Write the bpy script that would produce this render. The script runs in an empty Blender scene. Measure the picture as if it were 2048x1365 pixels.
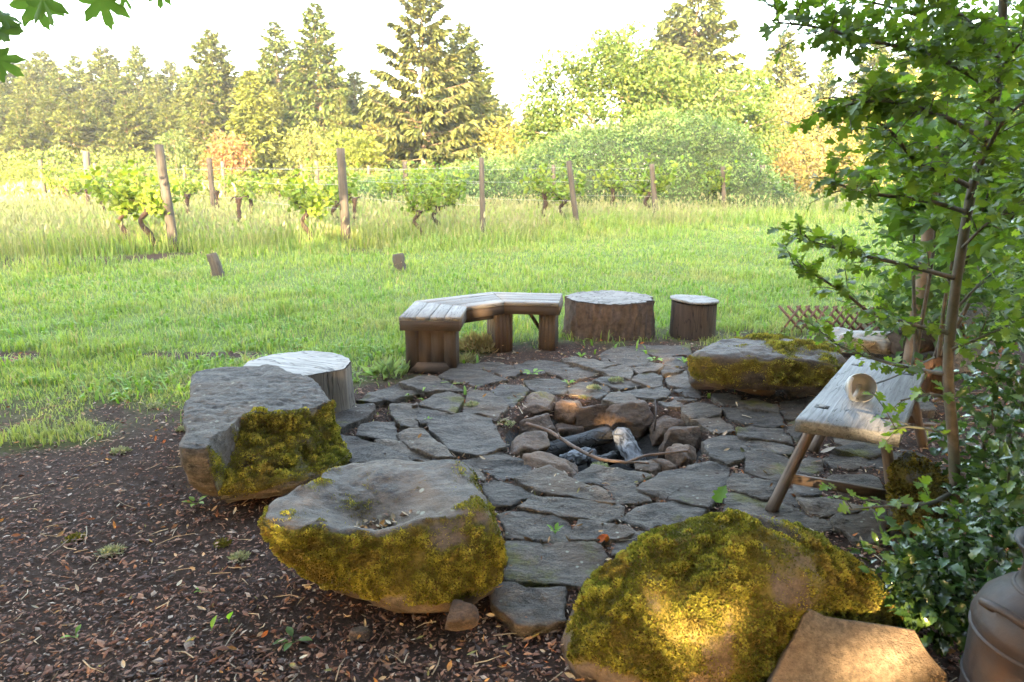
import bpy, math, random
import numpy as np
from mathutils import Vector, Matrix
from mathutils.geometry import delaunay_2d_cdt

# ------------------------------------------------------------------ camera, sky, sun, exposure
SC = bpy.context.scene
COL = SC.collection
R = math.radians
CAM_H, PITCH, FPX = 1.5, R(13.9), 1365.0
cam_d = bpy.data.cameras.new('camera')
cam_d.lens = 24.0; cam_d.sensor_width = 36.0; cam_d.clip_start = 0.05; cam_d.clip_end = 2000
cam_d.dof.use_dof = True; cam_d.dof.focus_distance = 3.4; cam_d.dof.aperture_fstop = 4.5
cam = bpy.data.objects.new('camera', cam_d); COL.objects.link(cam)
cam.location = (0, 0, CAM_H); cam.rotation_euler = (R(90) - PITCH, 0, 0)
SC.camera = cam

SUN_ELEV, SUN_AZ = R(13.0), R(8.0)          # sun behind the camera, a little to the left
SUNV = np.array([-math.sin(SUN_AZ) * math.cos(SUN_ELEV), -math.cos(SUN_AZ) * math.cos(SUN_ELEV), math.sin(SUN_ELEV)])
world = bpy.data.worlds.new('World'); SC.world = world; world.use_nodes = True
wn = world.node_tree
sky = wn.nodes.new('ShaderNodeTexSky'); sky.sky_type = 'NISHITA'; sky.sun_disc = False
sky.sun_elevation = SUN_ELEV; sky.sun_rotation = math.atan2(SUNV[0], SUNV[1])
sky.air_density = 1.0; sky.dust_density = 4.0; sky.ozone_density = 0.6
wn.nodes['Background'].inputs['Strength'].default_value = 0.15
wn.links.new(sky.outputs[0], wn.nodes['Background'].inputs['Color'])
sun_d = bpy.data.lights.new('sun', 'SUN'); sun_d.energy = 2.0; sun_d.angle = R(0.55); sun_d.color = (1.0, 0.80, 0.52)
sun = bpy.data.objects.new('sun', sun_d); COL.objects.link(sun)
sun.rotation_euler = Vector(SUNV).to_track_quat('Z', 'Y').to_euler(); sun.location = (-20, -60, 30)
vs = SC.view_settings
vs.view_transform = 'Standard'; vs.look = 'None'; vs.gamma = 1.0; vs.use_curve_mapping = False
vs.exposure = 4.5
vs.use_white_balance = True; vs.white_balance_temperature = 7350; vs.white_balance_tint = 12
SC.cycles.use_denoising = True
SC.cycles.max_bounces = 4; SC.cycles.diffuse_bounces = 2; SC.cycles.glossy_bounces = 1
SC.cycles.transmission_bounces = 2; SC.cycles.transparent_max_bounces = 4; SC.cycles.volume_bounces = 0
SC.cycles.caustics_reflective = False; SC.cycles.caustics_refractive = False
SC.cycles.sample_clamp_indirect = 0.4

# ------------------------------------------------------------------ maths helpers
rng = np.random.default_rng(7)
A = np.asarray
SP, CP = math.sin(PITCH), math.cos(PITCH)

def ray(px, py):
    dx, dy = (px - 1024.0) / FPX, (682.5 - py) / FPX
    return np.array([dx, CP + dy * SP, -SP + dy * CP])

def P(px, py, z=0.0):
    """Point of the place at height z that the photograph shows at pixel (px, py)."""
    d = ray(px, py); t = (z - CAM_H) / d[2]
    return np.array([0, 0, CAM_H]) + t * d

def PY(px, py, y):
    """Point at distance y in front of the camera position."""
    d = ray(px, py); t = y / d[1]
    return np.array([0, 0, CAM_H]) + t * d

def _h(ix, iy, iz, seed):
    n = (ix * 374761393 + iy * 668265263 + iz * 2147483647 + seed * 974711) & 0xFFFFFFFF
    n = ((n ^ (n >> 13)) * 1274126177) & 0xFFFFFFFF
    n = (n ^ (n >> 16)) & 0xFFFFFF
    return n / 16777215.0 * 2 - 1

def vnoise(p, seed=0):
    p = A(p, float); i = np.floor(p).astype(np.int64); f = p - i; f = f * f * (3 - 2 * f)
    out = 0
    for dx in (0, 1):
        wx = f[..., 0] if dx else 1 - f[..., 0]
        for dy in (0, 1):
            wy = f[..., 1] if dy else 1 - f[..., 1]
            for dz in (0, 1):
                wz = f[..., 2] if dz else 1 - f[..., 2]
                out = out + wx * wy * wz * _h(i[..., 0] + dx, i[..., 1] + dy, i[..., 2] + dz, seed)
    return out

def fbm(p, octs=4, seed=0, gain=0.5):
    p = A(p, float); a, s, o = 1.0, 1.0, 0
    for k in range(octs):
        o = o + a * vnoise(p * s + k * 17.3, seed + k); a *= gain; s *= 2.03
    return o

def n2(x, y, sc, seed=0, octs=3):
    return fbm(np.stack([x * sc, y * sc, np.zeros_like(x) + 0.37], -1), octs, seed)

def sstep(a, b, x):
    t = np.clip((x - a) / (b - a), 0, 1); return t * t * (3 - 2 * t)

def norm(v):
    v = A(v, float); return v / np.maximum(np.linalg.norm(v, axis=-1, keepdims=True), 1e-9)

# ------------------------------------------------------------------ mesh helpers
def new_mesh(name, V, F, mats=(), smooth=False, col=None, attrs=None, midx=None):
    """V (n,3); F array (m,k) or list of arrays with different k."""
    V = A(V, np.float32); Fs = F if isinstance(F, list) else [F]
    Fs = [A(f, np.int32) for f in Fs if len(f)]
    me = bpy.data.meshes.new(name)
    nl = sum(f.size for f in Fs); npoly = sum(len(f) for f in Fs)
    me.vertices.add(len(V)); me.vertices.foreach_set('co', V.ravel())
    me.loops.add(nl); me.loops.foreach_set('vertex_index', np.concatenate([f.ravel() for f in Fs]))
    tot = np.concatenate([np.full(len(f), f.shape[1], np.int32) for f in Fs])
    st = np.concatenate([[0], np.cumsum(tot)[:-1]]).astype(np.int32)
    me.polygons.add(npoly); me.polygons.foreach_set('loop_start', st)
    if smooth: me.polygons.foreach_set('use_smooth', np.ones(npoly, bool))
    for m in mats: me.materials.append(m)
    if midx is not None: me.polygons.foreach_set('material_index', A(midx, np.int32))
    if col is not None:
        c = A(col, np.float32)
        if c.shape[1] == 3: c = np.concatenate([c, np.ones((len(c), 1), np.float32)], 1)
        a = me.color_attributes.new('col', 'FLOAT_COLOR', 'POINT'); a.data.foreach_set('color', c.ravel())
    for k, v in (attrs or {}).items():
        v = A(v, np.float32)
        if v.ndim == 1:
            a = me.attributes.new(k, 'FLOAT', 'POINT'); a.data.foreach_set('value', v)
        else:
            a = me.attributes.new(k, 'FLOAT_VECTOR', 'POINT'); a.data.foreach_set('vector', v.ravel())
    me.update(calc_edges=True)
    return me

def tag(o, label=None, cat=None, group=None, kind=None):
    for k, v in (('label', label), ('category', cat), ('group', group), ('kind', kind)):
        if v: o[k] = v
    return o

def link(name, me, parent=None, loc=(0, 0, 0)):
    o = bpy.data.objects.new(name, me); COL.objects.link(o); o.location = Vector(loc)
    if parent is not None: o.parent = parent
    return o

def empty(name, loc, label=None, cat=None, group=None, rz=0.0):
    o = bpy.data.objects.new(name, None); COL.objects.link(o); o.location = Vector(loc); o.rotation_euler = (0, 0, rz)
    o.empty_display_size = 0.1
    return tag(o, label, cat, group)

def obj(name, V, F, mat, parent=None, loc=None, **kw):
    """A mesh object from world coordinates; origin at loc (default: base centre), or a child of an unrotated parent."""
    V = A(V, float); mats = mat if isinstance(mat, (list, tuple)) else [mat]
    if parent is not None:
        pl = A(parent.location); p = parent.parent
        while p is not None: pl = pl + A(p.location); p = p.parent
        return link(name, new_mesh(name, V - pl, F, mats, **kw), parent)
    if loc is None:
        lo, hi = V.min(0), V.max(0); loc = np.array([(lo[0] + hi[0]) / 2, (lo[1] + hi[1]) / 2, lo[2]])
    return link(name, new_mesh(name, V - A(loc), F, mats, **kw), None, loc)

def copy_tree(o, loc=None, rz=None, scale=None, label=None, parent=None):
    c = o.copy(); COL.objects.link(c); c.parent = parent
    if loc is not None: c.location = Vector(loc)
    if rz is not None: c.rotation_euler = (0, 0, rz)
    if scale is not None: c.scale = scale if hasattr(scale, '__len__') else (scale,) * 3
    if label: c['label'] = label
    for ch in list(o.children): copy_tree(ch, parent=c)
    return c

class MB:
    """collects pieces of geometry into one mesh"""
    def __init__(s): s.V = []; s.F = {}; s.n = 0; s.C = []; s.G = []
    def add(s, V, F, col=None, gv=None):
        V = A(V, float)
        for f in (F if isinstance(F, list) else [F]):
            f = A(f, int)
            if len(f): s.F.setdefault(f.shape[1], []).append(f + s.n)
        s.V.append(V); s.n += len(V)
        if col is not None:
            c = A(col, float); s.C.append(np.broadcast_to(c, (len(V), 3)) if c.ndim == 1 else c)
        if gv is not None: s.G.append(gv)
        return s
    def get(s):
        return np.concatenate(s.V), [np.concatenate(v) for v in s.F.values()]
    def obj(s, name, mat, parent=None, **kw):
        V, F = s.get()
        if s.C: kw['col'] = np.concatenate(s.C)
        if s.G: kw.setdefault('attrs', {})['gv'] = np.concatenate(s.G)
        return obj(name, V, F, mat, parent, **kw)

def grid_faces(nu, nv, wrap_u=False):
    i = np.arange(nv - 1)[:, None] * nu; j = np.arange(nu if wrap_u else nu - 1)[None, :]
    a = i + j; b = i + (j + 1) % nu
    return np.stack([a, b, b + nu, a + nu], -1).reshape(-1, 4)

def tube(pts, rad, sides=8, cap=True):
    pts = A(pts, float); n = len(pts); rad = np.broadcast_to(A(rad, float), (n,))
    t = np.gradient(pts, axis=0); t = norm(t)
    up = np.array([0, 0, 1.0]) if abs(t[0, 2]) < 0.9 else np.array([1.0, 0, 0])
    u = norm(np.cross(t, up)); w = np.cross(t, u)
    th = np.linspace(0, 2 * np.pi, sides, endpoint=False)
    V = pts[:, None] + rad[:, None, None] * (np.cos(th)[None, :, None] * u[:, None] + np.sin(th)[None, :, None] * w[:, None])
    V = V.reshape(-1, 3); F = [grid_faces(sides, n, True)]
    if cap:
        V = np.concatenate([V, pts[:1], pts[-1:]])
        k = np.arange(sides); a = len(V) - 2
        F.append(np.stack([np.full(sides, a), (k + 1) % sides, k], 1))
        b = (n - 1) * sides
        F.append(np.stack([np.full(sides, a + 1), b + k, b + (k + 1) % sides], 1))
    return V, F

def smooth_path(pts, n=24):
    pts = A(pts, float)
    if len(pts) < 3:
        t = np.linspace(0, 1, n)[:, None]; return pts[0] * (1 - t) + pts[-1] * t
    out = []; q = np.concatenate([[2 * pts[0] - pts[1]], pts, [2 * pts[-1] - pts[-2]]])
    m = max(2, n // (len(pts) - 1))
    for i in range(1, len(q) - 2):
        t = np.linspace(0, 1, m, endpoint=False)[:, None]
        p0, p1, p2, p3 = q[i - 1:i + 3]
        out.append(0.5 * (2 * p1 + (p2 - p0) * t + (2 * p0 - 5 * p1 + 4 * p2 - p3) * t ** 2 + (3 * p1 - p0 - 3 * p2 + p3) * t ** 3))
    return np.concatenate(out + [pts[-1:]])

def frames(d, nrm):
    """orthonormal frames (n,3,3) with columns x=d (length), y=side, z=normal"""
    d = norm(d); s = norm(np.cross(nrm, d)); z = np.cross(d, s)
    return np.stack([d, s, z], -1)

def scatter(bV, bF, pos, rot, scl):
    """copies of a small base mesh; scl (n,) or (n,3)"""
    bV = A(bV, float); n = len(pos); scl = A(scl, float)
    if scl.ndim == 1: scl = scl[:, None]
    L = bV[None] * scl[:, None, :]
    V = np.einsum('nij,nkj->nki', rot, L) + A(pos)[:, None]
    k = len(bV); off = (np.arange(n) * k)[:, None, None]
    Fs = [(A(f)[None] + off).reshape(-1, A(f).shape[1]) for f in (bF if isinstance(bF, list) else [bF])]
    return V.reshape(-1, 3), Fs, k

def rand_dirs(n, r=rng):
    v = r.normal(size=(n, 3)); return norm(v)

def prism(poly, z0, z1, bev=0.0, dirx=None):
    """vertical prism of a 2d polygon; returns V, F with a small top bevel; poly counter-clockwise"""
    poly = A(poly, float)
    if poly_area(poly) < 0: poly = poly[::-1]
    n = len(poly); k = np.arange(n)
    rings = [np.c_[poly, np.full(n, z0)]]
    if bev > 0:
        ins = inset(poly, bev)
        rings += [np.c_[poly, np.full(n, z1 - bev)], np.c_[ins, np.full(n, z1)]]
    else: rings.append(np.c_[poly, np.full(n, z1)])
    V = np.concatenate(rings); m = len(rings)
    F = [grid_faces(n, m, True)[:, :]]
    F.append((k + (m - 1) * n)[None]); F.append(k[::-1][None])
    return V, F

def poly_area(p):
    x, y = p[:, 0], p[:, 1]; return 0.5 * np.sum(x * np.roll(y, -1) - np.roll(x, -1) * y)

def inset(poly, d):
    e = norm(np.roll(poly, -1, 0) - poly); nrm = np.c_[-e[:, 1], e[:, 0]]
    np_ = np.roll(nrm, 1, 0); b = norm(nrm + np_); c = np.maximum(np.sum(b * nrm, 1), 0.35)
    return poly + b * (d / c)[:, None]

def box(c, s, rot=None):
    c, s = A(c, float), A(s, float) / 2
    V = A([[x, y, z] for x in (-1, 1) for y in (-1, 1) for z in (-1, 1)], float) * s
    F = A([[0, 1, 3, 2], [4, 6, 7, 5], [0, 4, 5, 1], [2, 3, 7, 6], [0, 2, 6, 4], [1, 5, 7, 3]])
    if rot is not None: V = V @ A(rot).T
    return V + c, F

def tri_list(F):
    out = []
    for f in (F if isinstance(F, list) else [F]):
        f = A(f)
        for k in range(1, f.shape[1] - 1): out.append(f[:, [0, k, k + 1]])
    return np.concatenate(out)

def sample_surface(V, F, n, r=rng):
    T = tri_list(F); a, b, c = V[T[:, 0]], V[T[:, 1]], V[T[:, 2]]
    cr = np.cross(b - a, c - a); ar = np.linalg.norm(cr, axis=1); pr = ar / ar.sum()
    i = r.choice(len(T), n, p=pr); u, v = r.random(n), r.random(n); m = u + v > 1; u[m], v[m] = 1 - u[m], 1 - v[m]
    p = a[i] + u[:, None] * (b - a)[i] + v[:, None] * (c - a)[i]
    return p, norm(cr[i])

# ------------------------------------------------------------------ materials
def node_mat(name):
    m = bpy.data.materials.new(name); m.use_nodes = True
    nt = m.node_tree; return m, nt, nt.nodes['Principled BSDF']

class NT:
    def __init__(s, nt): s.nt = nt; s.n = nt.nodes; s.l = nt.links
    def new(s, t, **kw):
        x = s.n.new(t)
        for k, v in kw.items(): setattr(x, k, v)
        return x
    def set(s, x, **kw):
        for k, v in kw.items(): x.inputs[k].default_value = v
        return x
    def noise(s, vec, scale, detail=6, rough=0.6, dist=0.0):
        x = s.new('ShaderNodeTexNoise'); s.set(x, Scale=scale, Detail=detail, Roughness=rough, Distortion=dist)
        if vec is not None: s.l.new(vec, x.inputs['Vector'])
        return x.outputs['Fac']
    def ramp(s, fac, stops):
        x = s.new('ShaderNodeValToRGB'); e = x.color_ramp.elements
        while len(e) < len(stops): e.new(0.5)
        for k, (p, c) in enumerate(stops):
            e[k].position = p; e[k].color = (*c, 1) if len(c) == 3 else c
        s.l.new(fac, x.inputs['Fac']); return x.outputs['Color']
    def mix(s, fac, a, b, mode='MIX'):
        x = s.new('ShaderNodeMix', data_type='RGBA', blend_type=mode)
        for sock, v in ((x.inputs['Factor'], fac), (x.inputs['A'], a), (x.inputs['B'], b)):
            if hasattr(v, 'links'): s.l.new(v, sock)
            elif isinstance(v, (int, float)): sock.default_value = v if sock.type == 'VALUE' else (v, v, v, 1)
            else: sock.default_value = (*v, 1)
        return x.outputs['Result']
    def math(s, op, a, b=0.0, c=None):
        x = s.new('ShaderNodeMath', operation=op)
        for k, v in enumerate((a, b) if c is None else (a, b, c)):
            if hasattr(v, 'links'): s.l.new(v, x.inputs[k])
            else: x.inputs[k].default_value = v
        return x.outputs[0]
    def attr(s, name, out='Color'):
        x = s.new('ShaderNodeAttribute'); x.attribute_name = name; return x.outputs[out]
    def coord(s, out='Object', scale=None):
        x = s.new('ShaderNodeTexCoord').outputs[out]
        return s.scale(x, scale) if scale else x
    def scale(s, vec, sc):
        m = s.new('ShaderNodeMapping'); m.inputs['Scale'].default_value = sc; s.l.new(vec, m.inputs['Vector']); return m.outputs[0]
    def bump(s, h, strength, dist, normal=None):
        x = s.new('ShaderNodeBump'); s.set(x, Strength=strength, Distance=dist); s.l.new(h, x.inputs['Height'])
        if normal is not None: s.l.new(normal, x.inputs['Normal'])
        return x.outputs[0]
    def rand(s): return s.new('ShaderNodeObjectInfo').outputs['Random']

def mat_rock(name, dark, mid, light, sc=6.0, strat=1.0, rough=0.62, bump=0.6, moss=None, rust=None, spec=0.4, lichen=0.0, cracks=0.5):
    m, nt, b = node_mat(name); g = NT(nt)
    v = g.coord(); rnd = g.rand()
    vo = g.new('ShaderNodeVectorMath', operation='ADD'); g.l.new(v, vo.inputs[0])
    mul = g.math('MULTIPLY', rnd, 57.0); cx = g.new('ShaderNodeCombineXYZ'); g.l.new(mul, cx.inputs[0]); g.l.new(mul, cx.inputs[2])
    g.l.new(cx.outputs[0], vo.inputs[1]); v = vo.outputs[0]
    vs_ = g.scale(v, (1.0, 1.0 + 1.6 * strat, 1.0 + 3.0 * strat))
    nA = g.noise(vs_, sc, 8, 0.62, 0.4); nB = g.noise(v, sc * 9, 5, 0.7); nC = g.noise(v, sc * 0.45, 3, 0.5, 0.6)
    c = g.ramp(nA, [(0.34, dark), (0.5, mid), (0.68, light)])
    c = g.mix(g.ramp(nB, [(0.38, (0, 0, 0)), (0.62, (1, 1, 1))]), g.mix(0.5, c, 0.0), g.mix(0.2, c, light))
    ck = g.noise(g.scale(v, (1.0, 1.0 + 2.2 * strat, 1.0 + 2.5 * strat)), sc * 2.2, 5, 0.6, 0.7)
    crk = g.ramp(g.math('ABSOLUTE', g.math('SUBTRACT', ck, 0.5)), [(0.0, (1, 1, 1)), (0.022, (0, 0, 0))])
    c = g.mix(g.math('MULTIPLY', crk, cracks), c, g.mix(0.7, c, 0.0))
    spk = g.noise(v, sc * 22, 2, 0.5); c = g.mix(g.ramp(spk, [(0.60, (0, 0, 0)), (0.72, (0.5, 0.5, 0.5))]), c, light)
    if rust:
        c = g.mix(g.ramp(nC, [(0.48, (0, 0, 0)), (0.68, (0.75, 0.75, 0.75))]), c, rust)
    if lichen > 0:
        vo2 = g.new('ShaderNodeTexVoronoi'); g.set(vo2, Scale=sc * 3.0); g.l.new(v, vo2.inputs['Vector'])
        msk = g.math('MULTIPLY', g.ramp(vo2.outputs['Distance'], [(0.12, (1, 1, 1)), (0.2, (0, 0, 0))]), g.ramp(nC, [(0.5, (0, 0, 0)), (0.62, (lichen,) * 3)]))
        c = g.mix(msk, c, (0.33, 0.35, 0.29))
    # stone to stone variation
    c = g.mix(1.0, c, g.ramp(rnd, [(0.0, (0.68, 0.67, 0.68)), (0.35, (1.05, 0.98, 0.92)), (0.65, (0.86, 0.86, 0.88)), (1.0, (1.3, 1.2, 1.1))]), 'MULTIPLY')
    if moss:
        am = g.attr('moss', 'Fac'); br = g.noise(v, 40, 4, 0.7)
        mk = g.ramp(g.math('ADD', am, g.math('MULTIPLY', g.math('SUBTRACT', br, 0.5), 0.5)), [(0.3, (0, 0, 0)), (0.6, (1, 1, 1))])
        c = g.mix(mk, c, g.ramp(br, [(0.3, moss[0]), (0.7, moss[1])]))
    g.l.new(c, b.inputs['Base Color'])
    g.l.new(g.ramp(nB, [(0.3, (rough - 0.1,) * 3), (0.7, (rough + 0.18,) * 3)]), b.inputs['Roughness'])
    b.inputs['Specular IOR Level'].default_value = spec
    h = g.math('ADD', nA, g.math('MULTIPLY', nB, 0.22))
    fine = g.noise(v, sc * 26, 3, 0.6)
    h = g.math('SUBTRACT', h, g.math('MULTIPLY', crk, 0.24 * cracks))
    n1 = g.bump(h, bump, 0.035); n1 = g.bump(fine, min(1.0, bump * 0.9), 0.007, n1)
    g.l.new(n1, b.inputs['Normal'])
    return m

def mat_leaf(name, gloss=0.45, trans=0.35, spec=0.35, tint=(1, 1, 1), coat=None):
    """foliage: colour of each leaf from its 'col' attribute; some light passes through"""
    m, nt, b = node_mat(name); g = NT(nt)
    c = g.attr('col'); c = g.mix(1.0, c, tint, 'MULTIPLY')
    g.l.new(c, b.inputs['Base Color']); b.inputs['Roughness'].default_value = gloss
    b.inputs['Specular IOR Level'].default_value = spec
    t = g.new('ShaderNodeBsdfTranslucent'); g.l.new(g.mix(1.0, c, (1.25, 1.35, 0.7), 'MULTIPLY'), t.inputs['Color'])
    mx = g.new('ShaderNodeMixShader'); mx.inputs[0].default_value = trans
    g.l.new(b.outputs[0], mx.inputs[1]); g.l.new(t.outputs[0], mx.inputs[2])
    g.l.new(mx.outputs[0], g.n['Material Output'].inputs['Surface'])
    return m

def mat_wood(name, dark, light, gvs=(3, 60, 60), rough=0.75, bump=0.5, spec=0.25, crack=0.0):
    """grain runs along the first axis of the 'gv' attribute"""
    m, nt, b = node_mat(name); g = NT(nt)
    a = g.new('ShaderNodeAttribute'); a.attribute_name = 'gv'; v0 = a.outputs['Vector']
    rnd = g.rand(); ad = g.new('ShaderNodeVectorMath', operation='ADD'); g.l.new(v0, ad.inputs[0])
    cb = g.new('ShaderNodeCombineXYZ'); mu = g.math('MULTIPLY', rnd, 31.0)
    for k in range(3): g.l.new(mu, cb.inputs[k])
    g.l.new(cb.outputs[0], ad.inputs[1]); v0 = ad.outputs[0]
    v = g.scale(v0, gvs)
    n1 = g.noise(v, 1.0, 6, 0.65, 0.8); n2_ = g.noise(v0, 5.0, 3, 0.5); n3 = g.noise(g.scale(v0, (gvs[0] * 2.5, gvs[1] * 3, gvs[2] * 3)), 1.0, 3, 0.6)
    f = g.math('ADD', g.math('MULTIPLY', n1, 0.75), g.math('MULTIPLY', n2_, 0.25))
    c = g.ramp(f, [(0.32, dark), (0.68, light)])
    c = g.mix(g.math('MULTIPLY', n3, 0.35), c, g.mix(0.5, c, 0.0))
    h = g.math('ADD', n1, g.math('MULTIPLY', n3, 0.5))
    if crack > 0:
        ck = g.noise(g.scale(v0, (gvs[0] * 0.7, gvs[1] * 0.45, gvs[2] * 0.45)), 1.0, 2, 0.5, 0.3)
        msk = g.ramp(g.math('ABSOLUTE', g.math('SUBTRACT', ck, 0.5)), [(0.0, (1, 1, 1)), (0.02 * crack, (0, 0, 0))])
        c = g.mix(msk, c, g.mix(0.75, c, 0.0)); h = g.math('SUBTRACT', h, g.math('MULTIPLY', msk, 1.2))
    c = g.mix(1.0, c, g.ramp(rnd, [(0, (0.82, 0.82, 0.82)), (1, (1.15, 1.13, 1.1))]), 'MULTIPLY')
    g.l.new(c, b.inputs['Base Color']); b.inputs['Roughness'].default_value = rough; b.inputs['Specular IOR Level'].default_value = spec
    g.l.new(g.bump(h, bump, 0.004), b.inputs['Normal'])
    return m

def mat_plain(name, col, rough=0.6, metal=0.0, var=0.25, sc=30, bump=0.2, spec=0.4, dist=0.004, col2=None):
    m, nt, b = node_mat(name); g = NT(nt); v = g.coord()
    n = g.noise(v, sc, 6, 0.65); n_ = g.noise(v, sc * 0.2, 4, 0.6)
    lo = tuple(x * (1 - var) for x in col); hi = tuple(x * (1 + var) for x in col)
    c = g.ramp(n, [(0.3, lo), (0.7, hi)])
    if col2: c = g.mix(g.ramp(n_, [(0.45, (0, 0, 0)), (0.62, (1, 1, 1))]), c, col2)
    g.l.new(c, b.inputs['Base Color'])
    b.inputs['Roughness'].default_value = rough; b.inputs['Metallic'].default_value = metal; b.inputs['Specular IOR Level'].default_value = spec
    if bump: g.l.new(g.bump(n, bump, dist), b.inputs['Normal'])
    return m

def mat_attr(name, rough=0.8, spec=0.2, trans=0.0, noise=0.0, sc=60):
    m, nt, b = node_mat(name); g = NT(nt); c = g.attr('col')
    if noise:
        c = g.mix(1.0, c, g.ramp(g.noise(g.coord(), sc, 5, 0.7), [(0.25, (1 - noise,) * 3), (0.75, (1 + noise,) * 3)]), 'MULTIPLY')
    g.l.new(c, b.inputs['Base Color']); b.inputs['Roughness'].default_value = rough; b.inputs['Specular IOR Level'].default_value = spec
    return m

M_FLAG = mat_rock('basalt_flagstone', (0.04, 0.034, 0.028), (0.105, 0.088, 0.073), (0.20, 0.17, 0.142), 8.0, 0.8, 0.68, 1.0, moss=((0.05, 0.045, 0.012), (0.13, 0.12, 0.025)), rust=(0.115, 0.083, 0.06), spec=0.24, lichen=0.6)
M_PIT = mat_rock('fire_pit_rock', (0.037, 0.022, 0.015), (0.105, 0.066, 0.045), (0.19, 0.125, 0.088), 9.0, 0.5, 0.7, 0.7, moss=((0.07, 0.055, 0.012), (0.18, 0.12, 0.02)), rust=(0.12, 0.075, 0.045), spec=0.35)
M_BOULD = mat_rock('mossy_boulder', (0.036, 0.028, 0.022), (0.085, 0.067, 0.053), (0.145, 0.118, 0.096), 5.0, 0.5, 0.6, 0.5, moss=((0.075, 0.058, 0.01), (0.15, 0.115, 0.018)), rust=(0.11, 0.072, 0.045), spec=0.22, lichen=0.6)
M_BOULD_W = mat_rock('warm_boulder', (0.06, 0.04, 0.027), (0.125, 0.088, 0.06), (0.18, 0.13, 0.09), 5.0, 0.3, 0.65, 0.4, moss=((0.085, 0.065, 0.01), (0.17, 0.125, 0.018)), rust=(0.17, 0.10, 0.055), spec=0.3)
M_BOULD_D = mat_rock('grey_basalt_boulder', (0.034, 0.03, 0.027), (0.092, 0.082, 0.073), (0.165, 0.147, 0.13), 6.0, 1.0, 0.68, 0.9, moss=((0.06, 0.052, 0.01), (0.12, 0.098, 0.018)), rust=(0.1, 0.075, 0.055), spec=0.22, lichen=0.4)
M_SAND = mat_rock('tan_sandstone', (0.14, 0.102, 0.066), (0.19, 0.14, 0.093), (0.225, 0.17, 0.115), 6.0, 0.1, 0.85, 0.6, spec=0.2, cracks=0.10, rust=(0.2, 0.12, 0.07))
M_PALE = mat_rock('pale_stone', (0.176, 0.16, 0.152), (0.304, 0.288, 0.272), (0.4, 0.384, 0.368), 5.0, 0.5, 0.7, 0.6)
M_LICH = mat_rock('lichen_slab', (0.12, 0.1125, 0.1125), (0.21, 0.1988, 0.195), (0.285, 0.27, 0.2625), 5.0, 0.6, 0.7, 0.6)
M_LICHEN = mat_plain('rust_lichen', (0.26, 0.12, 0.04), 0.9, sc=90, bump=0.6)
M_MOSS = mat_leaf('moss', 0.8, 0.25, 0.15)
M_GRASS = mat_leaf('grass_blade', 0.5, 0.42, 0.3)
M_LEAF = mat_leaf('broad_leaf', 0.42, 0.5, 0.3)
M_GLOSSY = mat_leaf('glossy_leaf', 0.22, 0.25, 0.6)
M_NEEDLE = mat_leaf('conifer_needle', 0.6, 0.22, 0.2)
M_TREE = mat_leaf('tree_leaf', 0.5, 0.35, 0.25)
M_SHADE = mat_leaf('opaque_shade_leaf', 0.6, 0.05, 0.2)  # opaque and dark so the unseen trees block the sun
M_LITTER = mat_attr('leaf_litter', 0.75, 0.3, noise=0.3, sc=120)
M_CHIP = mat_attr('bark_chip', 0.72, 0.3, noise=0.35, sc=150)
M_BENCH = mat_wood('bench_brown_wood', (0.042, 0.028, 0.02), (0.082, 0.057, 0.042), (2.5, 40, 40), 0.75, 0.12)
M_BENCHTOP = mat_wood('bench_weathered_top', (0.1163, 0.101, 0.08874), (0.2815, 0.257, 0.2326), (2.5, 45, 45), 0.68, 0.5, crack=0.6)
M_GREYWOOD = mat_wood('silver_grey_wood', (0.06, 0.057, 0.057), (0.225, 0.22, 0.218), (3.0, 70, 70), 0.6, 0.8, spec=0.35, crack=0.45)
M_STUMPTOP = mat_wood('weathered_cut_wood', (0.1408, 0.128, 0.1152), (0.3328, 0.3136, 0.288), (4, 38, 38), 0.7, 0.8, crack=1.0)
M_STOOLLEG = mat_wood('stool_leg_wood', (0.0728, 0.0476, 0.0336), (0.168, 0.1176, 0.0896), (3, 50, 50), 0.7, 0.5)
M_CHARRED = mat_wood('charred_wood', (0.004, 0.004, 0.005), (0.03, 0.028, 0.028), (18, 34, 34), 0.55, 1.0, crack=2.5)
M_ASHWOOD = mat_wood('ashen_charred_wood', (0.008, 0.008, 0.01), (0.26, 0.27, 0.29), (14, 30, 30), 0.85, 1.0, crack=3.5)
M_POST = mat_wood('grey_post_wood', (0.04, 0.034, 0.0272), (0.108, 0.094, 0.08), (2, 40, 40), 0.85, 0.6)
M_BARK_DK = mat_plain('stump_bark', (0.075, 0.054, 0.042), 0.9, var=0.55, sc=24, bump=1.0, spec=0.2, dist=0.012)
M_BARK = mat_plain('smooth_bark', (0.085, 0.066, 0.05), 0.8, var=0.4, sc=26, bump=0.6, spec=0.25, dist=0.006, col2=(0.06, 0.06, 0.04))
M_TRUNK = mat_plain('conifer_bark', (0.19, 0.13, 0.09), 0.9, var=0.4, sc=6, bump=0.5)
M_VINE = mat_plain('vine_bark', (0.035, 0.022, 0.016), 0.95, var=0.5, sc=30, bump=1.0, dist=0.01)
M_RUST_D = mat_plain('dark_rusty_sheet', (0.045, 0.024, 0.017), 0.85, var=0.5, sc=40, bump=0.4)
M_RUST = mat_plain('rusty_lattice', (0.125, 0.062, 0.04), 0.85, var=0.4, sc=50, bump=0.4)
M_ASH = mat_plain('ash_bed', (0.014, 0.012, 0.011), 0.95, var=0.6, sc=35, bump=1.0, dist=0.02)
M_CAN = mat_plain('dull_steel', (0.026, 0.024, 0.026), 0.6, metal=0.15, var=0.6, sc=22, bump=0.5, spec=0.4, col2=(0.045, 0.024, 0.016))
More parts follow.
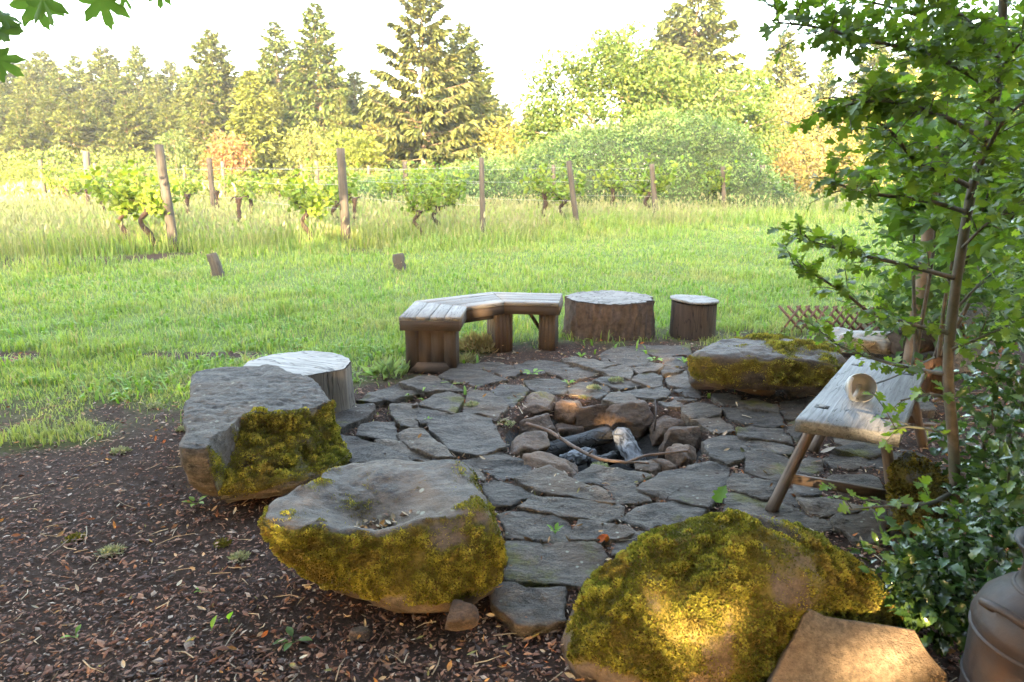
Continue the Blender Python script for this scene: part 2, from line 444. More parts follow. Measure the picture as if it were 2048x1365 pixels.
M_TIN = mat_plain('enamel_tin', (0.38, 0.385, 0.40), 0.35, metal=0.1, var=0.12, sc=20, bump=0.05, col2=(0.30, 0.26, 0.22))
M_TIN_IN = mat_plain('shaded_stained_tin', (0.25, 0.25, 0.255), 0.45, metal=0.0, var=0.2, sc=16, bump=0.05, col2=(0.15, 0.12, 0.095))  # bowl inside darkened for shade, plus brown stains
M_WIRE = mat_plain('galvanised_wire', (0.42, 0.42, 0.40), 0.45, metal=0.8, var=0.1, bump=0)
M_TWIG = mat_plain('twig_bark', (0.11, 0.07, 0.05), 0.75, var=0.4, sc=40, bump=0.5)

def mat_ground():
    m, nt, b = node_mat('ground_soil'); g = NT(nt); v = g.coord()
    mk = g.attr('mulch', 'Fac')
    a = g.noise(v, 22, 8, 0.7); d = g.noise(v, 90, 4, 0.7); e = g.noise(v, 1.3, 4, 0.6)
    soil = g.ramp(a, [(0.3, (0.022, 0.012, 0.008)), (0.6, (0.055, 0.032, 0.022)), (0.8, (0.10, 0.062, 0.044))])
    turf = g.ramp(g.math('ADD', g.math('MULTIPLY', a, 0.5), g.math('MULTIPLY', e, 0.5)), [(0.3, (0.06, 0.08, 0.018)), (0.7, (0.14, 0.20, 0.05))])
    c = g.mix(mk, turf, soil)
    g.l.new(c, b.inputs['Base Color']); b.inputs['Roughness'].default_value = 0.95; b.inputs['Specular IOR Level'].default_value = 0.15
    g.l.new(g.bump(g.math('ADD', a, g.math('MULTIPLY', d, 0.4)), 0.9, 0.03), b.inputs['Normal'])
    return m
M_GROUND = mat_ground()

# ------------------------------------------------------------------ ground
PIT = P(1208, 882, 0.0); PIT_R = 0.60
FRONT = A([[-16, 10.2], [-9.0, 12.3], [-6.6, 13.2], [-3.5, 14.3], [-0.67, 15.6], [1.76, 18.2], [4.6, 20.0], [8.0, 22.0], [16, 27]])  # front edge of the vineyard
ROWDIR = norm(A([-0.60, 0.80]))

def front_y(x): return np.interp(x, FRONT[:, 0], FRONT[:, 1]) - 0.7

def mulch_mask(x, y):
    yb = np.interp(x, [-9, -4, -2.4, -1.7, -1.25, -0.8, -0.2, 0.5, 2.2, 2.6, 3.2, 5], [3.9, 4.15, 4.3, 4.5, 5.0, 5.3, 5.9, 6.35, 6.3, 6.0, 6.6, 7.6])
    m = sstep(0.55, -0.5, y - yb + 0.5 * n2(x, y, 1.4, 3) + 0.25 * n2(x, y, 5.0, 13))
    m = m * (1 - 0.9 * np.exp(-((x + 2.72) / 0.28) ** 2 - ((y - 3.75) / 0.16) ** 2))
    for cx, cy, rx, ry in ((-8.1, 11.9, 2.2, 0.75), (-4.35, 5.5, 0.6, 0.22), (-2.6, 5.55, 0.6, 0.13), (-2.9, 13.6, 0.7, 0.3), (-6.4, 12.4, 0.7, 0.5)):
        q = ((x - cx) / rx) ** 2 + ((y - cy) / ry) ** 2
        m = np.maximum(m, sstep(1.3, 0.5, q + 0.5 * n2(x, y, 3.0, 5)))
    return m

def ground_z(x, y):
    q = np.hypot((x - PIT[0]) / 1.0, (y - PIT[1]) / 0.95) / PIT_R
    z = -0.25 * sstep(1.0, 0.72, q)
    near = sstep(9, 6, y)
    z = z + 0.034 * sstep(1.15, 0.9, np.hypot((x - 0.95) / 1.5, (y - 3.9) / 2.1)) * sstep(0.9, 1.0, q)
    z = z + 0.012 * n2(x, y, 2.2, 11) * near
    z = z + 0.06 * n2(x, y, 0.25, 12) * sstep(7, 12, y)
    return z

def graded(lo, hi, a, b, step, growth=1.13):
    mid = np.arange(a, b + 1e-6, step); up = []; s = step; p = b
    while p < hi: s *= growth; p += s; up.append(p)
    dn = []; s = step; p = a
    while p > lo: s *= growth; p -= s; dn.append(p)
    return np.concatenate([dn[::-1], mid, up])

xs = graded(-420, 420, -4.2, 3.6, 0.06); ys = graded(-60, 700, 1.2, 7.2, 0.06)
GX, GY = np.meshgrid(xs, ys)
gz = ground_z(GX, GY)
V = np.stack([GX, GY, gz], -1).reshape(-1, 3)
gnd = obj('ground', V, grid_faces(len(xs), len(ys)), M_GROUND, loc=(0, 0, 0), smooth=True, attrs={'mulch': mulch_mask(GX, GY).ravel()})
tag(gnd, 'soil and turf ground under the fire pit circle and vineyard', 'ground', kind='structure')

# ------------------------------------------------------------------ flagstones, traced stone by stone
TILES = {'A': (660, 700), 'B': (1000, 670), 'C': (1360, 670), 'D': (900, 920), 'E': (1240, 880), 'F': (1450, 880), 'G': (940, 1060)}
STONES = """
A 300,505 440,430 600,385 720,358 830,385 960,415 840,450 740,475 640,510 545,500 470,525
A 715,335 900,280 1060,262 1160,310 1260,355 1345,395 1200,395 1050,415 975,415 850,380
A 1160,240 1320,150 1440,150 1600,225 1800,300 1620,340 1500,370 1400,345 1250,310 1110,265
A 1460,145 1640,135 1830,150 1945,230 1880,270 1790,272 1640,215 1520,178
A 1660,410 1760,350 1940,350 2020,410 1930,500 1860,570 1780,520 1700,460
A 915,540 1060,470 1200,425 1320,460 1360,490 1310,560 1255,630 1120,595 1000,560
A 1440,400 1620,420 1740,490 1815,550 1760,620 1680,690 1560,655 1440,645 1360,640 1385,570 1415,480
A 615,560 740,530 880,545 900,575 880,680 885,770 740,765 670,690 640,640
A 920,585 1090,605 1255,645 1180,690 1090,725 940,740 900,700
A 1000,735 1120,720 1220,665 1340,650 1500,650 1600,660 1670,760 1720,880 1790,980 1640,1030 1500,1075 1350,1040 1220,1010 1150,900 1050,820
A 20,630 110,590 220,565 430,565 445,600 330,690 200,740 100,790 40,760
A 290,870 330,760 440,725 640,735 675,845 720,900 600,905 460,885
A 700,850 820,800 940,805 1020,880 1090,940 1170,1010 1240,1085 1130,1070 1020,1040 900,990 800,940 735,890
A 480,930 640,925 770,940 900,1010 1000,1060 1000,1125 880,1110 760,1070 620,1000 500,950
A 100,885 270,915 420,955 600,1015 750,1080 830,1125 600,1160 300,1140 120,1120 60,1000
A 1080,1095 1170,1075 1260,1100 1350,1150 1250,1190 1050,1170
A 1370,1150 1540,1090 1680,1020 1830,1070 1960,1130 2045,1190 2045,1230 1900,1280 1740,1310 1600,1230 1480,1190
A 1380,1170 1500,1225 1590,1310 1570,1340 1480,1300 1370,1230
B 140,310 300,270 480,265 620,280 715,320 560,355 420,385 250,385 180,345
B 650,250 780,225 950,240 1080,275 1190,300 1100,325 960,345 870,325 760,285
B 1020,200 1120,150 1280,120 1340,140 1470,190 1560,255 1450,290 1330,300 1210,275 1060,240
B 1310,108 1480,105 1750,110 1930,105 1940,205 1800,205 1650,230 1530,198 1430,150
B 490,380 680,340 830,330 960,365 1000,390 870,420 760,450 700,455 600,410
B 980,355 1130,320 1260,310 1345,340 1345,400 1320,440 1200,415 1080,380
B 1390,315 1560,290 1650,300 1645,345 1560,365 1430,385 1365,350
B 1665,312 1780,330 1850,355 1760,385 1680,395 1660,360
B 1650,240 1850,240 1900,300 1800,318 1700,300
B 1330,445 1430,395 1560,375 1645,420 1655,500 1560,520 1440,488
B 265,470 440,445 600,440 665,490 675,560 640,600 480,595 330,560
B 695,530 820,480 950,465 1050,505 1110,548 1060,610 1010,645 850,620 720,600
B 975,470 1100,420 1220,420 1350,465 1470,510 1330,540 1230,550 1120,520
B 1275,580 1450,545 1640,515 1735,570 1690,630 1580,665 1470,655 1360,620
B 1060,660 1130,600 1220,572 1310,605 1400,660 1320,690 1190,695
B 1700,600 1850,610 1990,650 1990,680 1830,665 1700,640
B 1650,690 1780,665 1840,700 1850,740 1720,738
B 1700,470 1760,395 1900,365 1980,420 2040,490 1990,540 1850,535 1740,510
B 1790,560 1900,548 2045,580 2045,630 1900,610
C 350,590 500,585 610,620 585,700 450,710 330,640
C 20,720 170,690 330,710 420,760 400,800 240,845 110,840 50,790
C 620,660 740,640 975,690 1000,785 860,755 700,740 610,720
C 1025,690 1170,660 1300,650 1250,760 1180,850 1085,850 1045,770
C 440,740 600,745 800,785 1000,815 1050,920 960,935 760,915 620,890 520,850
C 130,870 380,830 470,900 550,980 410,1000 280,930
C 590,965 800,945 1040,965 1110,1010 1130,1090 900,1055 700,1045 600,1020
C 240,1090 420,1030 540,1030 665,1070 665,1170 615,1290 480,1320 330,1260 290,1170
C 700,1085 900,1080 1140,1145 1120,1200 960,1185 760,1170 690,1110
C 1120,900 1200,890 1270,960 1190,1080 1130,990
C 1620,1030 1800,1050 1920,1110 1900,1190 1750,1170 1600,1100
C 1320,640 1500,600 1700,640 1760,760 1500,800 1300,760
C 1500,850 1750,830 1900,900 1800,1000 1600,980
D 320,215 480,185 640,260 845,345 720,420 610,475 450,440 390,330
D 690,190 850,110 1020,70 1130,130 1180,170 1290,210 1480,270 1590,320 1650,412 1400,380 1150,330 900,290 770,240
D 1260,185 1350,130 1480,55 1600,90 1780,110 1960,130 2035,180 1870,230 1760,262 1520,240 1360,210
D 1605,270 1870,262 1960,305 2030,365 2035,408 1860,425 1690,440 1655,350
D 740,470 850,385 1100,410 1400,435 1640,455 1760,470 1750,540 1650,570 1560,620 1350,590 1100,560 900,520
D 510,570 640,540 870,535 1060,580 1200,640 1220,700 1210,830 1000,810 800,790 600,770 590,680
D 1290,690 1330,630 1560,640 1800,670 1910,720 1800,750 1560,790 1400,830 1260,810 1250,730
D 610,850 700,835 1000,845 1400,870 1540,880 1600,960 1560,1030 1480,1130 1400,1260 1200,1262 900,1235 590,1210 600,1050
D 380,620 470,680 505,740 505,810 430,790 380,700
D 400,830 530,850 590,950 460,915
D 1690,820 1850,765 2045,735 2100,760 1990,860 1850,930 1700,950
E 190,500 300,420 420,330 560,290 700,245 900,230 1105,262 1095,370 995,540 895,685 740,640 580,600 480,570 300,550
E 30,800 180,685 400,645 590,620 700,665 865,712 800,770 730,850 540,900 380,910 230,860
E 1305,130 1460,110 1620,160 1830,230 1990,300 1970,350 1760,340 1610,415 1450,375 1315,335
E 1095,460 1165,345 1250,340 1420,395 1590,435 1530,560 1490,595 1380,575 1240,530
E 1090,535 1250,560 1440,610 1600,660 1850,725 1800,760 1450,790 1250,850 1090,860 1085,620
E 1625,625 1645,565 1685,495 1760,505 1825,640 1780,668 1680,650
E 780,840 960,790 1070,800 1070,900 900,930 760,900
F 760,585 900,572 1100,590 1300,640 1470,690 1330,735 1160,740 960,765 860,705
F 735,455 880,472 955,505 955,550 815,560 745,525
F 1085,400 1130,355 1300,338 1490,352 1560,400 1600,500 1450,500 1250,440
F 1030,200 1110,115 1300,152 1500,202 1540,230 1480,280 1280,290 1110,290
F 1140,90 1350,20 1600,40 1590,135 1480,165 1290,128
F 790,220 860,175 950,210 985,290 900,345 770,330
F 1110,830 1175,755 1330,745 1500,725 1620,725 1600,1000 1450,1040 1330,1010 1280,930 1150,880
F 500,790 620,755 800,755 960,805 1100,860 1050,920 850,930 640,910 520,850
F 1710,720 1850,740 1850,850 1760,950 1720,900
F 1740,480 1860,470 1900,540 1800,570 1745,550
F 1720,150 1900,120 2045,180 2040,260 1850,280 1720,260
G 220,560 400,550 560,600 740,610 940,620 950,880 860,920 700,930 620,960 500,950 380,840 260,700
"""
def resample(poly, step):
    out = []
    for a, b in zip(poly, np.roll(poly, -1, 0)):
        k = max(1, int(np.linalg.norm(b - a) / step)); t = np.arange(k)[:, None] / k
        out.append(a + (b - a) * t)
    return np.concatenate(out)

def in_poly(pts, poly):
    x, y = pts[:, 0], pts[:, 1]; c = np.zeros(len(pts), bool)
    for (x1, y1), (x2, y2) in zip(poly, np.roll(poly, -1, 0)):
        m = ((y1 > y) != (y2 > y)); c ^= m & (x < (x2 - x1) * (y - y1) / (y2 - y1 + 1e-12) + x1)
    return c

def flagstone(poly, ztop, seed, parent, tilt=(0, 0), thick=0.075, mossy=0.0):
    r = np.random.default_rng(seed)
    if poly_area(poly) < 0: poly = poly[::-1]
    c = poly.mean(0)
    poly = inset(poly, -0.013); o = resample(poly, 0.022); n = len(o); e = norm(np.roll(o, -1, 0) - np.roll(o, 1, 0)); nr = np.c_[e[:, 1], -e[:, 0]]
    jag = fbm(np.c_[o * 16, np.full(n, seed * 1.7)], 3, seed) * 0.009 + fbm(np.c_[o * 55, np.full(n, seed * 1.7)], 2, seed) * 0.004
    o = o + nr * jag[:, None]
    area = abs(poly_area(o)); st = max(0.02, min(0.034, math.sqrt(area / 150)))
    lo, hi = o.min(0), o.max(0)
    gx, gy = np.meshgrid(np.arange(lo[0], hi[0], st), np.arange(lo[1], hi[1], st))
    gp = np.c_[gx.ravel(), gy.ravel()] + r.uniform(-0.35, 0.35, (gx.size, 2)) * st
    io = inset(o, 0.004)
    gp = gp[in_poly(gp, inset(o, 0.016))]
    allp = np.concatenate([io, gp])
    try:
        cv, ce, cf, *_ = delaunay_2d_cdt([Vector(p) for p in allp], [(k, (k + 1) % n) for k in range(n)], [], 1, 1e-5)
    except Exception:
        cv, cf = [Vector(p) for p in io], [tuple(range(n))]
    tv = A([(p.x, p.y) for p in cv]); m = len(tv)
    def zf(q):
        z = ztop + (q[:, 0] - c[0]) * tilt[0] + (q[:, 1] - c[1]) * tilt[1]
        s = np.c_[q[:, 0] * 7, q[:, 1] * 13, np.full(len(q), seed * 2.3)]
        rid = fbm(s, 4, seed + 50)
        terr = np.floor(rid * 2.6) / 2.6
        return z + 0.006 * rid + 0.008 * terr
    top = np.c_[tv, zf(tv)]
    ring1 = np.c_[o + nr * r.normal(0, 0.0015, (n, 1)), zf(o) - 0.004]
    o2 = o + nr * (0.006 * fbm(np.c_[o * 25, np.full(n, 9.1)], 2, seed) - 0.002)[:, None]
    ring2 = np.c_[o2, np.full(n, ztop - thick * 0.55)]
    ring3 = np.c_[o - nr * 0.008, np.full(n, ztop - thick)]
    # top boundary vertices are the first n of the triangulation input
    V = np.concatenate([top, ring1, ring2, ring3])
    F3 = [f for f in cf if len(f) == 3]; Fn = [f for f in cf if len(f) != 3]
    k = np.arange(n); kn = (k + 1) % n
    Q = [np.stack([m + k, m + kn, kn, k], 1)] if m >= n else []
    Q.append(np.stack([m + n + k, m + n + kn, m + kn, m + k], 1)); Q.append(np.stack([m + 2 * n + k, m + 2 * n + kn, m + n + kn, m + n + k], 1))
    Fl = [np.concatenate(Q)]
    if F3: Fl.append(A(F3))
    for f in Fn: Fl.append(A([f]))
    mo = np.zeros(len(V))
    if mossy > 0:
        mo = np.clip(fbm(V * A([6, 6, 1]), 3, seed) * 0.7 + mossy - 0.45, 0, 1)
    return obj('flagstone', V, Fl, M_FLAG, parent, smooth=False, attrs={'moss': mo})

patio = empty('patio', (0.5, 3.5, 0.0)); tag(patio, 'irregular grey flagstone paving laid around the fire pit', 'patio', kind='structure')
STONE_POLYS = []
for si, line in enumerate(STONES.strip().splitlines()):
    t, *pts = line.split(); ox, oy = TILES[t]
    px = A([tuple(map(float, p.split(','))) for p in pts]) / 5.1125 + A([ox, oy])
    r = np.random.default_rng(900 + si); zt = 0.055 + r.uniform(-0.010, 0.020)
    w = A([P(x, y, zt)[:2] for x, y in px])
    STONE_POLYS.append(w)
    flagstone(w, zt, 100 + si, patio, tilt=r.normal(0, 0.018, 2), thick=0.09, mossy=0.55 if si in (7, 72, 73) else (0.35 if r.random() < 0.45 else 0.0))
# paving that goes on under the overhanging shrubs at the right
for (x0, y0, wd, dp) in ((2.0, 4.1, .45, .3), (2.5, 3.6, .4, .35), (2.05, 3.25, .4, .3), (2.45, 3.15, .35, .3), (1.75, 2.3, .36, .3), (2.5, 4.2, .4, .3), (2.1, 2.75, .3, .3)):
    th = np.sort(rng.uniform(0, 2 * np.pi, 7)); q = np.c_[x0 + wd * .55 * np.cos(th), y0 + dp * .6 * np.sin(th)]
    if poly_area(q) > 0.04: flagstone(q, 0.05, int(x0 * 100 + y0 * 37), patio, thick=0.09)

# ------------------------------------------------------------------ rocks
def ico(sub):
    import bmesh
    bm = bmesh.new(); bmesh.ops.create_icosphere(bm, subdivisions=sub, radius=1.0)
    V = A([v.co[:] for v in bm.verts]); F = A([[v.index for v in f.verts] for f in bm.faces]); bm.free(); return V, F
ICO4, ICO3 = ico(5), ico(4)

def facet_rock(size, seed, nplanes=13, soft=18.0, rough=0.03, hi=False, base=ICO3):
    r = np.random.default_rng(seed); D, F = base
    N = rand_dirs(nplanes, r); d = r.uniform(0.62, 1.0, nplanes)
    N = np.concatenate([N, A([[0, 0, 1], [0, 0, -1], [1, 0, 0], [-1, 0, 0], [0, 1, 0], [0, -1, 0]]) + r.normal(0, 0.18, (6, 3))]); N = norm(N)
    d = np.concatenate([d, r.uniform(0.72, 0.9, 6)])
    q = np.maximum(D @ N.T, 1e-3) / d
    rad = 1.0 / (np.sum(q ** soft, 1) ** (1 / soft))
    rad = rad * (1 + rough * fbm(D * 3.0 + seed, 4, seed))
    V = D * rad[:, None]
    V = V / np.abs(V).max(0) * (A(size) / 2)
    return V, F

def rotz(V, a):
    c, s = math.cos(a), math.sin(a); return V @ A([[c, s, 0], [-s, c, 0], [0, 0, 1]])

def rotx(V, a):
    c, s = math.cos(a), math.sin(a); return V @ A([[1, 0, 0], [0, c, s], [0, -s, c]])

# the fire pit: ring of rocks and an ash bed
pit = empty('fire_pit', (PIT[0], PIT[1], -0.2), 'round stone-lined fire pit sunk in the middle of the flagstones', 'fire pit')
th = np.linspace(0, 2 * np.pi, 28, endpoint=False); rr = np.linspace(0.02, 1, 8)
Vb = np.concatenate([np.c_[PIT[0] + t * 0.58 * np.cos(th), PIT[1] + t * 0.55 * np.sin(th), np.full(28, -0.205 + 0.20 * t ** 5)] for t in rr])
Vb[:, 2] += 0.018 * n2(Vb[:, 0], Vb[:, 1], 9, 4)
obj('ash_bed', Vb, grid_faces(28, 8, True), M_ASH, pit, smooth=True)
PITROCKS = [  # pixel box x1,y1,x2,y2 of the visible rock; height of its top and of its lowest visible edge; moss
    (1036, 778, 1112, 826, 0.095, 0.02, 0.35), (1104, 788, 1164, 842, 0.085, -0.10, 0.5), (1150, 796, 1236, 854, 0.075, -0.14, 0.0),
    (1209, 800, 1318, 876, 0.11, -0.13, 0.0), (1308, 812, 1378, 884, 0.085, -0.10, 0.0), (1324, 848, 1404, 912, 0.09, -0.07, 0.0),
    (1330, 890, 1396, 940, 0.085, -0.02, 0.0), (1276, 922, 1332, 956, 0.05, -0.02, 0.0), (1310, 912, 1364, 948, 0.06, 0.0, 0.0),
    (1032, 822, 1112, 890, 0.07, -0.11, 0.1), (1014, 850, 1096, 924, 0.09, -0.03, 0.0), (1048, 905, 1168, 960, 0.075, 0.0, 0.1),
    (1104, 850, 1172, 888, -0.05, -0.17, 0.0), (1168, 846, 1244, 884, -0.05, -0.18, 0.0)]
for k, (x1, y1, x2, y2, zt_, zb, mo) in enumerate(PITROCKS):
    sy = -0.13 if k in (1, 2) else 0.0
    if k in (1, 2): zt_ += 0.01
    if k < 12: zt_ += -0.03 if k in (2, 3, 4) else 0.0
    f = P((x1 + x2) / 2, y2, zb); bk = P((x1 + x2) / 2, y1, zt_); dep = f[1] * CP + (CAM_H - zb) * SP
    w = (x2 - x1) * dep / FPX * 1.16; dp = max(0.17, bk[1] - f[1] + 0.06); h = zt_ - zb + 0.07
    V, F = facet_rock((w, dp, h), 310 + k * 3, 14, 40, 0.03, base=ICO4)
    V = V + 0.012 * (np.abs(fbm(V * 14 + k, 3, k)) - 0.4)[:, None] * norm(V)
    V = rotz(V, (k * 0.7) % 0.4 - 0.2)
    V = V + A([f[0], (f[1] + max(bk[1], f[1] + 0.1)) / 2 + sy, (zt_ + zb) / 2 - 0.035])
    ms = np.clip(mo * (0.4 + V[:, 2] / 0.12) + 0.5 * fbm(V * 9, 2, k) - 0.25, 0, 1) if mo else np.zeros(len(V))
    obj('pit_rock', V, F, M_PIT, pit, smooth=True, attrs={'moss': ms})

# charred logs and the twig in the pit
def log_mesh(a, b, r0, r1, seed, sides=22, n=22, squash=0.8, chunky=0.12, taper_end=True):
    a, b = A(a, float), A(b, float); t = np.linspace(0, 1, n); pts = a + (b - a) * t[:, None]
    d = norm(b - a); up = np.array([0, 0, 1.0]); u = norm(np.cross(d, up)); w = np.cross(u, d)
    th = np.linspace(0, 2 * np.pi, sides, endpoint=False)
    rad = (r0 + (r1 - r0) * t)[:, None] * (1 + chunky * fbm(np.stack(np.broadcast_arrays(np.cos(th)[None] * 2.2, np.sin(th)[None] * 2.2, t[:, None] * 5 + seed), -1), 4, seed))
    if taper_end: rad = rad * np.minimum(1, 0.72 + 6 * np.minimum(t, 1 - t))[:, None]
    V = pts[:, None] + rad[..., None] * (np.cos(th)[None, :, None] * u + squash * np.sin(th)[None, :, None] * w)
    L = np.linalg.norm(b - a)
    gv = np.stack(np.broadcast_arrays(t[:, None] * L, rad * np.cos(th), rad * np.sin(th)), -1).reshape(-1, 3)
    V = V.reshape(-1, 3); F = [grid_faces(sides, n, True)]
    k = np.arange(sides); V = np.concatenate([V, pts[:1], pts[-1:]]); gv = np.concatenate([gv, [[0, 0, 0]], [[L, 0, 0]]])
    F.append(np.stack([np.full(sides, n * sides), (k + 1) % sides, k], 1)); e = (n - 1) * sides
    F.append(np.stack([np.full(sides, n * sides + 1), e + k, e + (k + 1) % sides], 1))
    return V, F, gv
def log_obj(name, a, b, r0, r1, seed, mat, label, cat, **kw):
    V, F, gv = log_mesh(a, b, r0, r1, seed, **kw)
    return tag(obj(name, V, F, mat, smooth=False, attrs={'gv': gv}), label, cat)
log_obj('charred_log', P(1085, 905, -0.12), P(1222, 868, -0.09), 0.055, 0.062, 5, M_CHARRED, 'long black charred log lying at the back of the fire pit', 'charred log', squash=0.9, chunky=0.06)
log_obj('charred_log', P(1274, 930, -0.10), P(1240, 862, 0.0), 0.062, 0.056, 8, M_ASHWOOD, 'cracked charred log with white ash, broken end up, right in the fire pit', 'charred log', squash=0.7, chunky=0.2)
log_obj('charred_log', P(1130, 925, -0.10), P(1186, 905, -0.10), 0.055, 0.045, 13, M_ASHWOOD, 'short ash-white burnt log chunk at the front of the fire pit', 'charred log', chunky=0.3)
log_obj('charred_log', P(1180, 930, -0.13), P(1260, 905, -0.12), 0.045, 0.04, 17, M_CHARRED, 'small black log end lying under the ashen log', 'charred log', chunky=0.2)
br = MB()
pts = smooth_path([P(1052, 848, 0.10), P(1098, 863, 0.085), P(1150, 895, 0.06), P(1200, 918, 0.05), P(1256, 926, 0.05)], 28)
pts += 0.003 * np.c_[vnoise(pts * 20, 1), vnoise(pts * 20, 2), vnoise(pts * 20, 3)]
br.add(*tube(pts, np.linspace(0.0115, 0.0085, len(pts)), 8))
pts2 = smooth_path([P(1252, 926, 0.05), P(1290, 912, 0.065), P(1330, 907, 0.085), P(1376, 902, 0.10)], 18)
br.add(*tube(pts2, np.linspace(0.008, 0.006, len(pts2)), 8))
br.add(*tube(smooth_path([P(1250, 926, 0.05), P(1275, 925, 0.05), P(1298, 927, 0.055)], 8), 0.006, 6))
for q in ((1090, 862, 1102, 852), (1120, 876, 1116, 866), (1178, 908, 1186, 901)):
    br.add(*tube([P(q[0], q[1], 0.085), P(q[2], q[3], 0.10)], [0.006, 0.003], 6))
tag(br.obj('fallen_branch', M_TWIG, smooth=True), 'thin brown forked branch lying across the fire pit', 'branch')
for k, (a, b, lb) in enumerate((((1310, 800, 1308, 862), 0.1, 'dark upright twig wedged between the two orange-lit pit rocks'),)):
    V, F = tube(smooth_path([P(a[2], a[3], 0.02), P(a[0] + 2, (a[1] + a[3]) / 2, 0.10), P(a[0], a[1], 0.13)], 8), [0.006] * 8 + [0.004], 6)
    tag(obj('twig', V, F, M_VINE), lb, 'twig')

# ------------------------------------------------------------------ boulders with moss
def star_radius(poly, c, th):
    p = poly - c; out = np.zeros(len(th))
    q = np.roll(p, -1, 0); d = np.c_[np.cos(th), np.sin(th)]
    for a, b in zip(p, q):
        e = b - a; den = d[:, 0] * e[1] - d[:, 1] * e[0]
        den = np.where(np.abs(den) < 1e-9, 1e-9, den)
        t = (a[0] * e[1] - a[1] * e[0]) / den; u = (a[0] * d[:, 1] - a[1] * d[:, 0]) / den
        ok = (t > 0) & (u >= -1e-6) & (u <= 1 + 1e-6); out = np.where(ok, np.maximum(out, t), out)
    return out

def boulder(poly, c, hfun, profile, seed, na=150, nt=26, ns=26, amp=0.014, smooth_out=3, fs=5.0, round_edge=0.02, fine=0.004):
    th = np.linspace(0, 2 * np.pi, na, endpoint=False); Rr = star_radius(A(poly), A(c), th)
    for _ in range(smooth_out): Rr = (np.roll(Rr, 1) + Rr * 2 + np.roll(Rr, -1)) / 4
    d = np.c_[np.cos(th), np.sin(th)]; rings = []
    ts = np.linspace(0, 1, nt) ** 0.85; ts[0] = 0.004
    for t in ts:
        xy = A(c) + d * (Rr * t)[:, None]; z = hfun(xy[:, 0], xy[:, 1], np.full(na, t))
        z = z - round_edge * np.maximum(0, (t - 0.9) / 0.1) ** 2
        rings.append(np.c_[xy, z])
    ze = rings[-1][:, 2]
    prof = A(profile, float); sv = np.linspace(0, 1, ns + 1)[1:]
    l = np.r_[0, np.cumsum(np.hypot(np.diff(prof[:, 0]), np.diff(prof[:, 1])))]; l /= l[-1]
    for s in sv:
        sc, zz = np.interp(s, l, prof[:, 0]), np.interp(s, l, prof[:, 1])
        rings.append(np.c_[A(c) + d * (Rr * sc)[:, None], ze * zz])
    V = np.concatenate(rings); n = nt + ns; F = [grid_faces(na, n, True)[:, ::-1]]
    k = np.arange(na); V = np.concatenate([V, [[*c, hfun(A([c[0]]), A([c[1]]), A([0.0]))[0]]]])
    F.append(np.stack([np.full(na, len(V) - 1), k, (k + 1) % na], 1))
    D = np.stack([fbm(V * fs, 4, seed), fbm(V * fs + 9.7, 4, seed + 5), fbm(V * fs + 31.1, 4, seed + 9)], -1)
    low = np.clip(V[:, 2] / 0.05, 0.0, 1.0)[:, None]
    V = V + D * amp * (0.3 + 0.7 * low)
    V = V + fine * low * fbm(V * 38, 2, seed + 20)[:, None] * A([0.4, 0.4, 1.0])
    return V, F

def vert_normals(V, F):
    T = tri_list(F); cr = np.cross(V[T[:, 1]] - V[T[:, 0]], V[T[:, 2]] - V[T[:, 0]]); N = np.zeros_like(V)
    for k in range(3): np.add.at(N, T[:, k], cr)
    return norm(N)

MOSS_COL = A([[0.175, 0.148, 0.022], [0.275, 0.235, 0.045], [0.12, 0.13, 0.022], [0.13, 0.08, 0.024], [0.07, 0.065, 0.014]])
def moss_tufts(V, F, maskf, dens, seed, length=(0.006, 0.013), bright=1.0, hue=None):
    r = np.random.default_rng(seed); T = tri_list(F)
    ar = np.linalg.norm(np.cross(V[T[:, 1]] - V[T[:, 0]], V[T[:, 2]] - V[T[:, 0]]), axis=1).sum() / 2
    n = int(ar * dens); p, nr = sample_surface(V, F, n, r)
    mk = maskf(p, nr); keep = r.random(n) < mk; p, nr, mk = p[keep], nr[keep], mk[keep]; n = len(p)
    clump = fbm(p * 26, 3, seed); big = fbm(p * 7, 3, seed + 3)
    d = norm(nr + r.normal(0, 0.42, (n, 3)) + A([0, 0, 0.12]))
    L = r.uniform(*length, n) * (0.85 + 0.5 * np.clip(clump, -0.6, 1)) * (0.35 + 0.65 * mk)
    p = p + nr * ((0.010 * np.clip(clump + 0.25, 0, 1) + 0.010 * np.clip(big + 0.2, 0, 1)) * mk)[:, None]
    rot = frames(d, rand_dirs(n, r))
    bV = A([[0, -0.22, 0], [0, 0.22, 0], [0.55, 0.3, 0.08], [1.0, 0, -0.1], [0.55, -0.3, 0.08]])
    bF = [A([[0, 1, 2, 4]]), A([[4, 2, 3]])]
    Vt, Ft, k = scatter(bV, bF, p - nr * 0.001, rot, L)
    w = np.clip(0.5 + 0.55 * big, 0, 1); pal = MOSS_COL if hue is None else A(hue)
    c = pal[0] * (1 - w)[:, None] + pal[2] * w[:, None]
    pick = r.random(n); hi_ = sstep(-0.1, 0.6, clump + r.normal(0, .25, n))[:, None]; c = c * (1 - .6 * hi_) + pal[1] * .6 * hi_; c = np.where((pick > 0.92)[:, None], pal[3], c); c = np.where(((pick > 0.84) & (pick <= 0.92))[:, None], pal[4], c)
    br_ = fbm(p * 11 + 4.4, 2, seed + 8); c = np.where((br_ > 0.42)[:, None], c * 0.4 + pal[3] * 0.6, c)
    c = c * (r.uniform(0.8, 1.2, n) * (1 + 0.6 * np.clip(clump, -1, 1)))[:, None] * bright  # clump tops lightened and hollows darkened, standing in for shade
    return Vt, Ft, np.repeat(c, k, 0)

def px_poly(pts, z): return A([P(x, y, z)[:2] for x, y in pts])

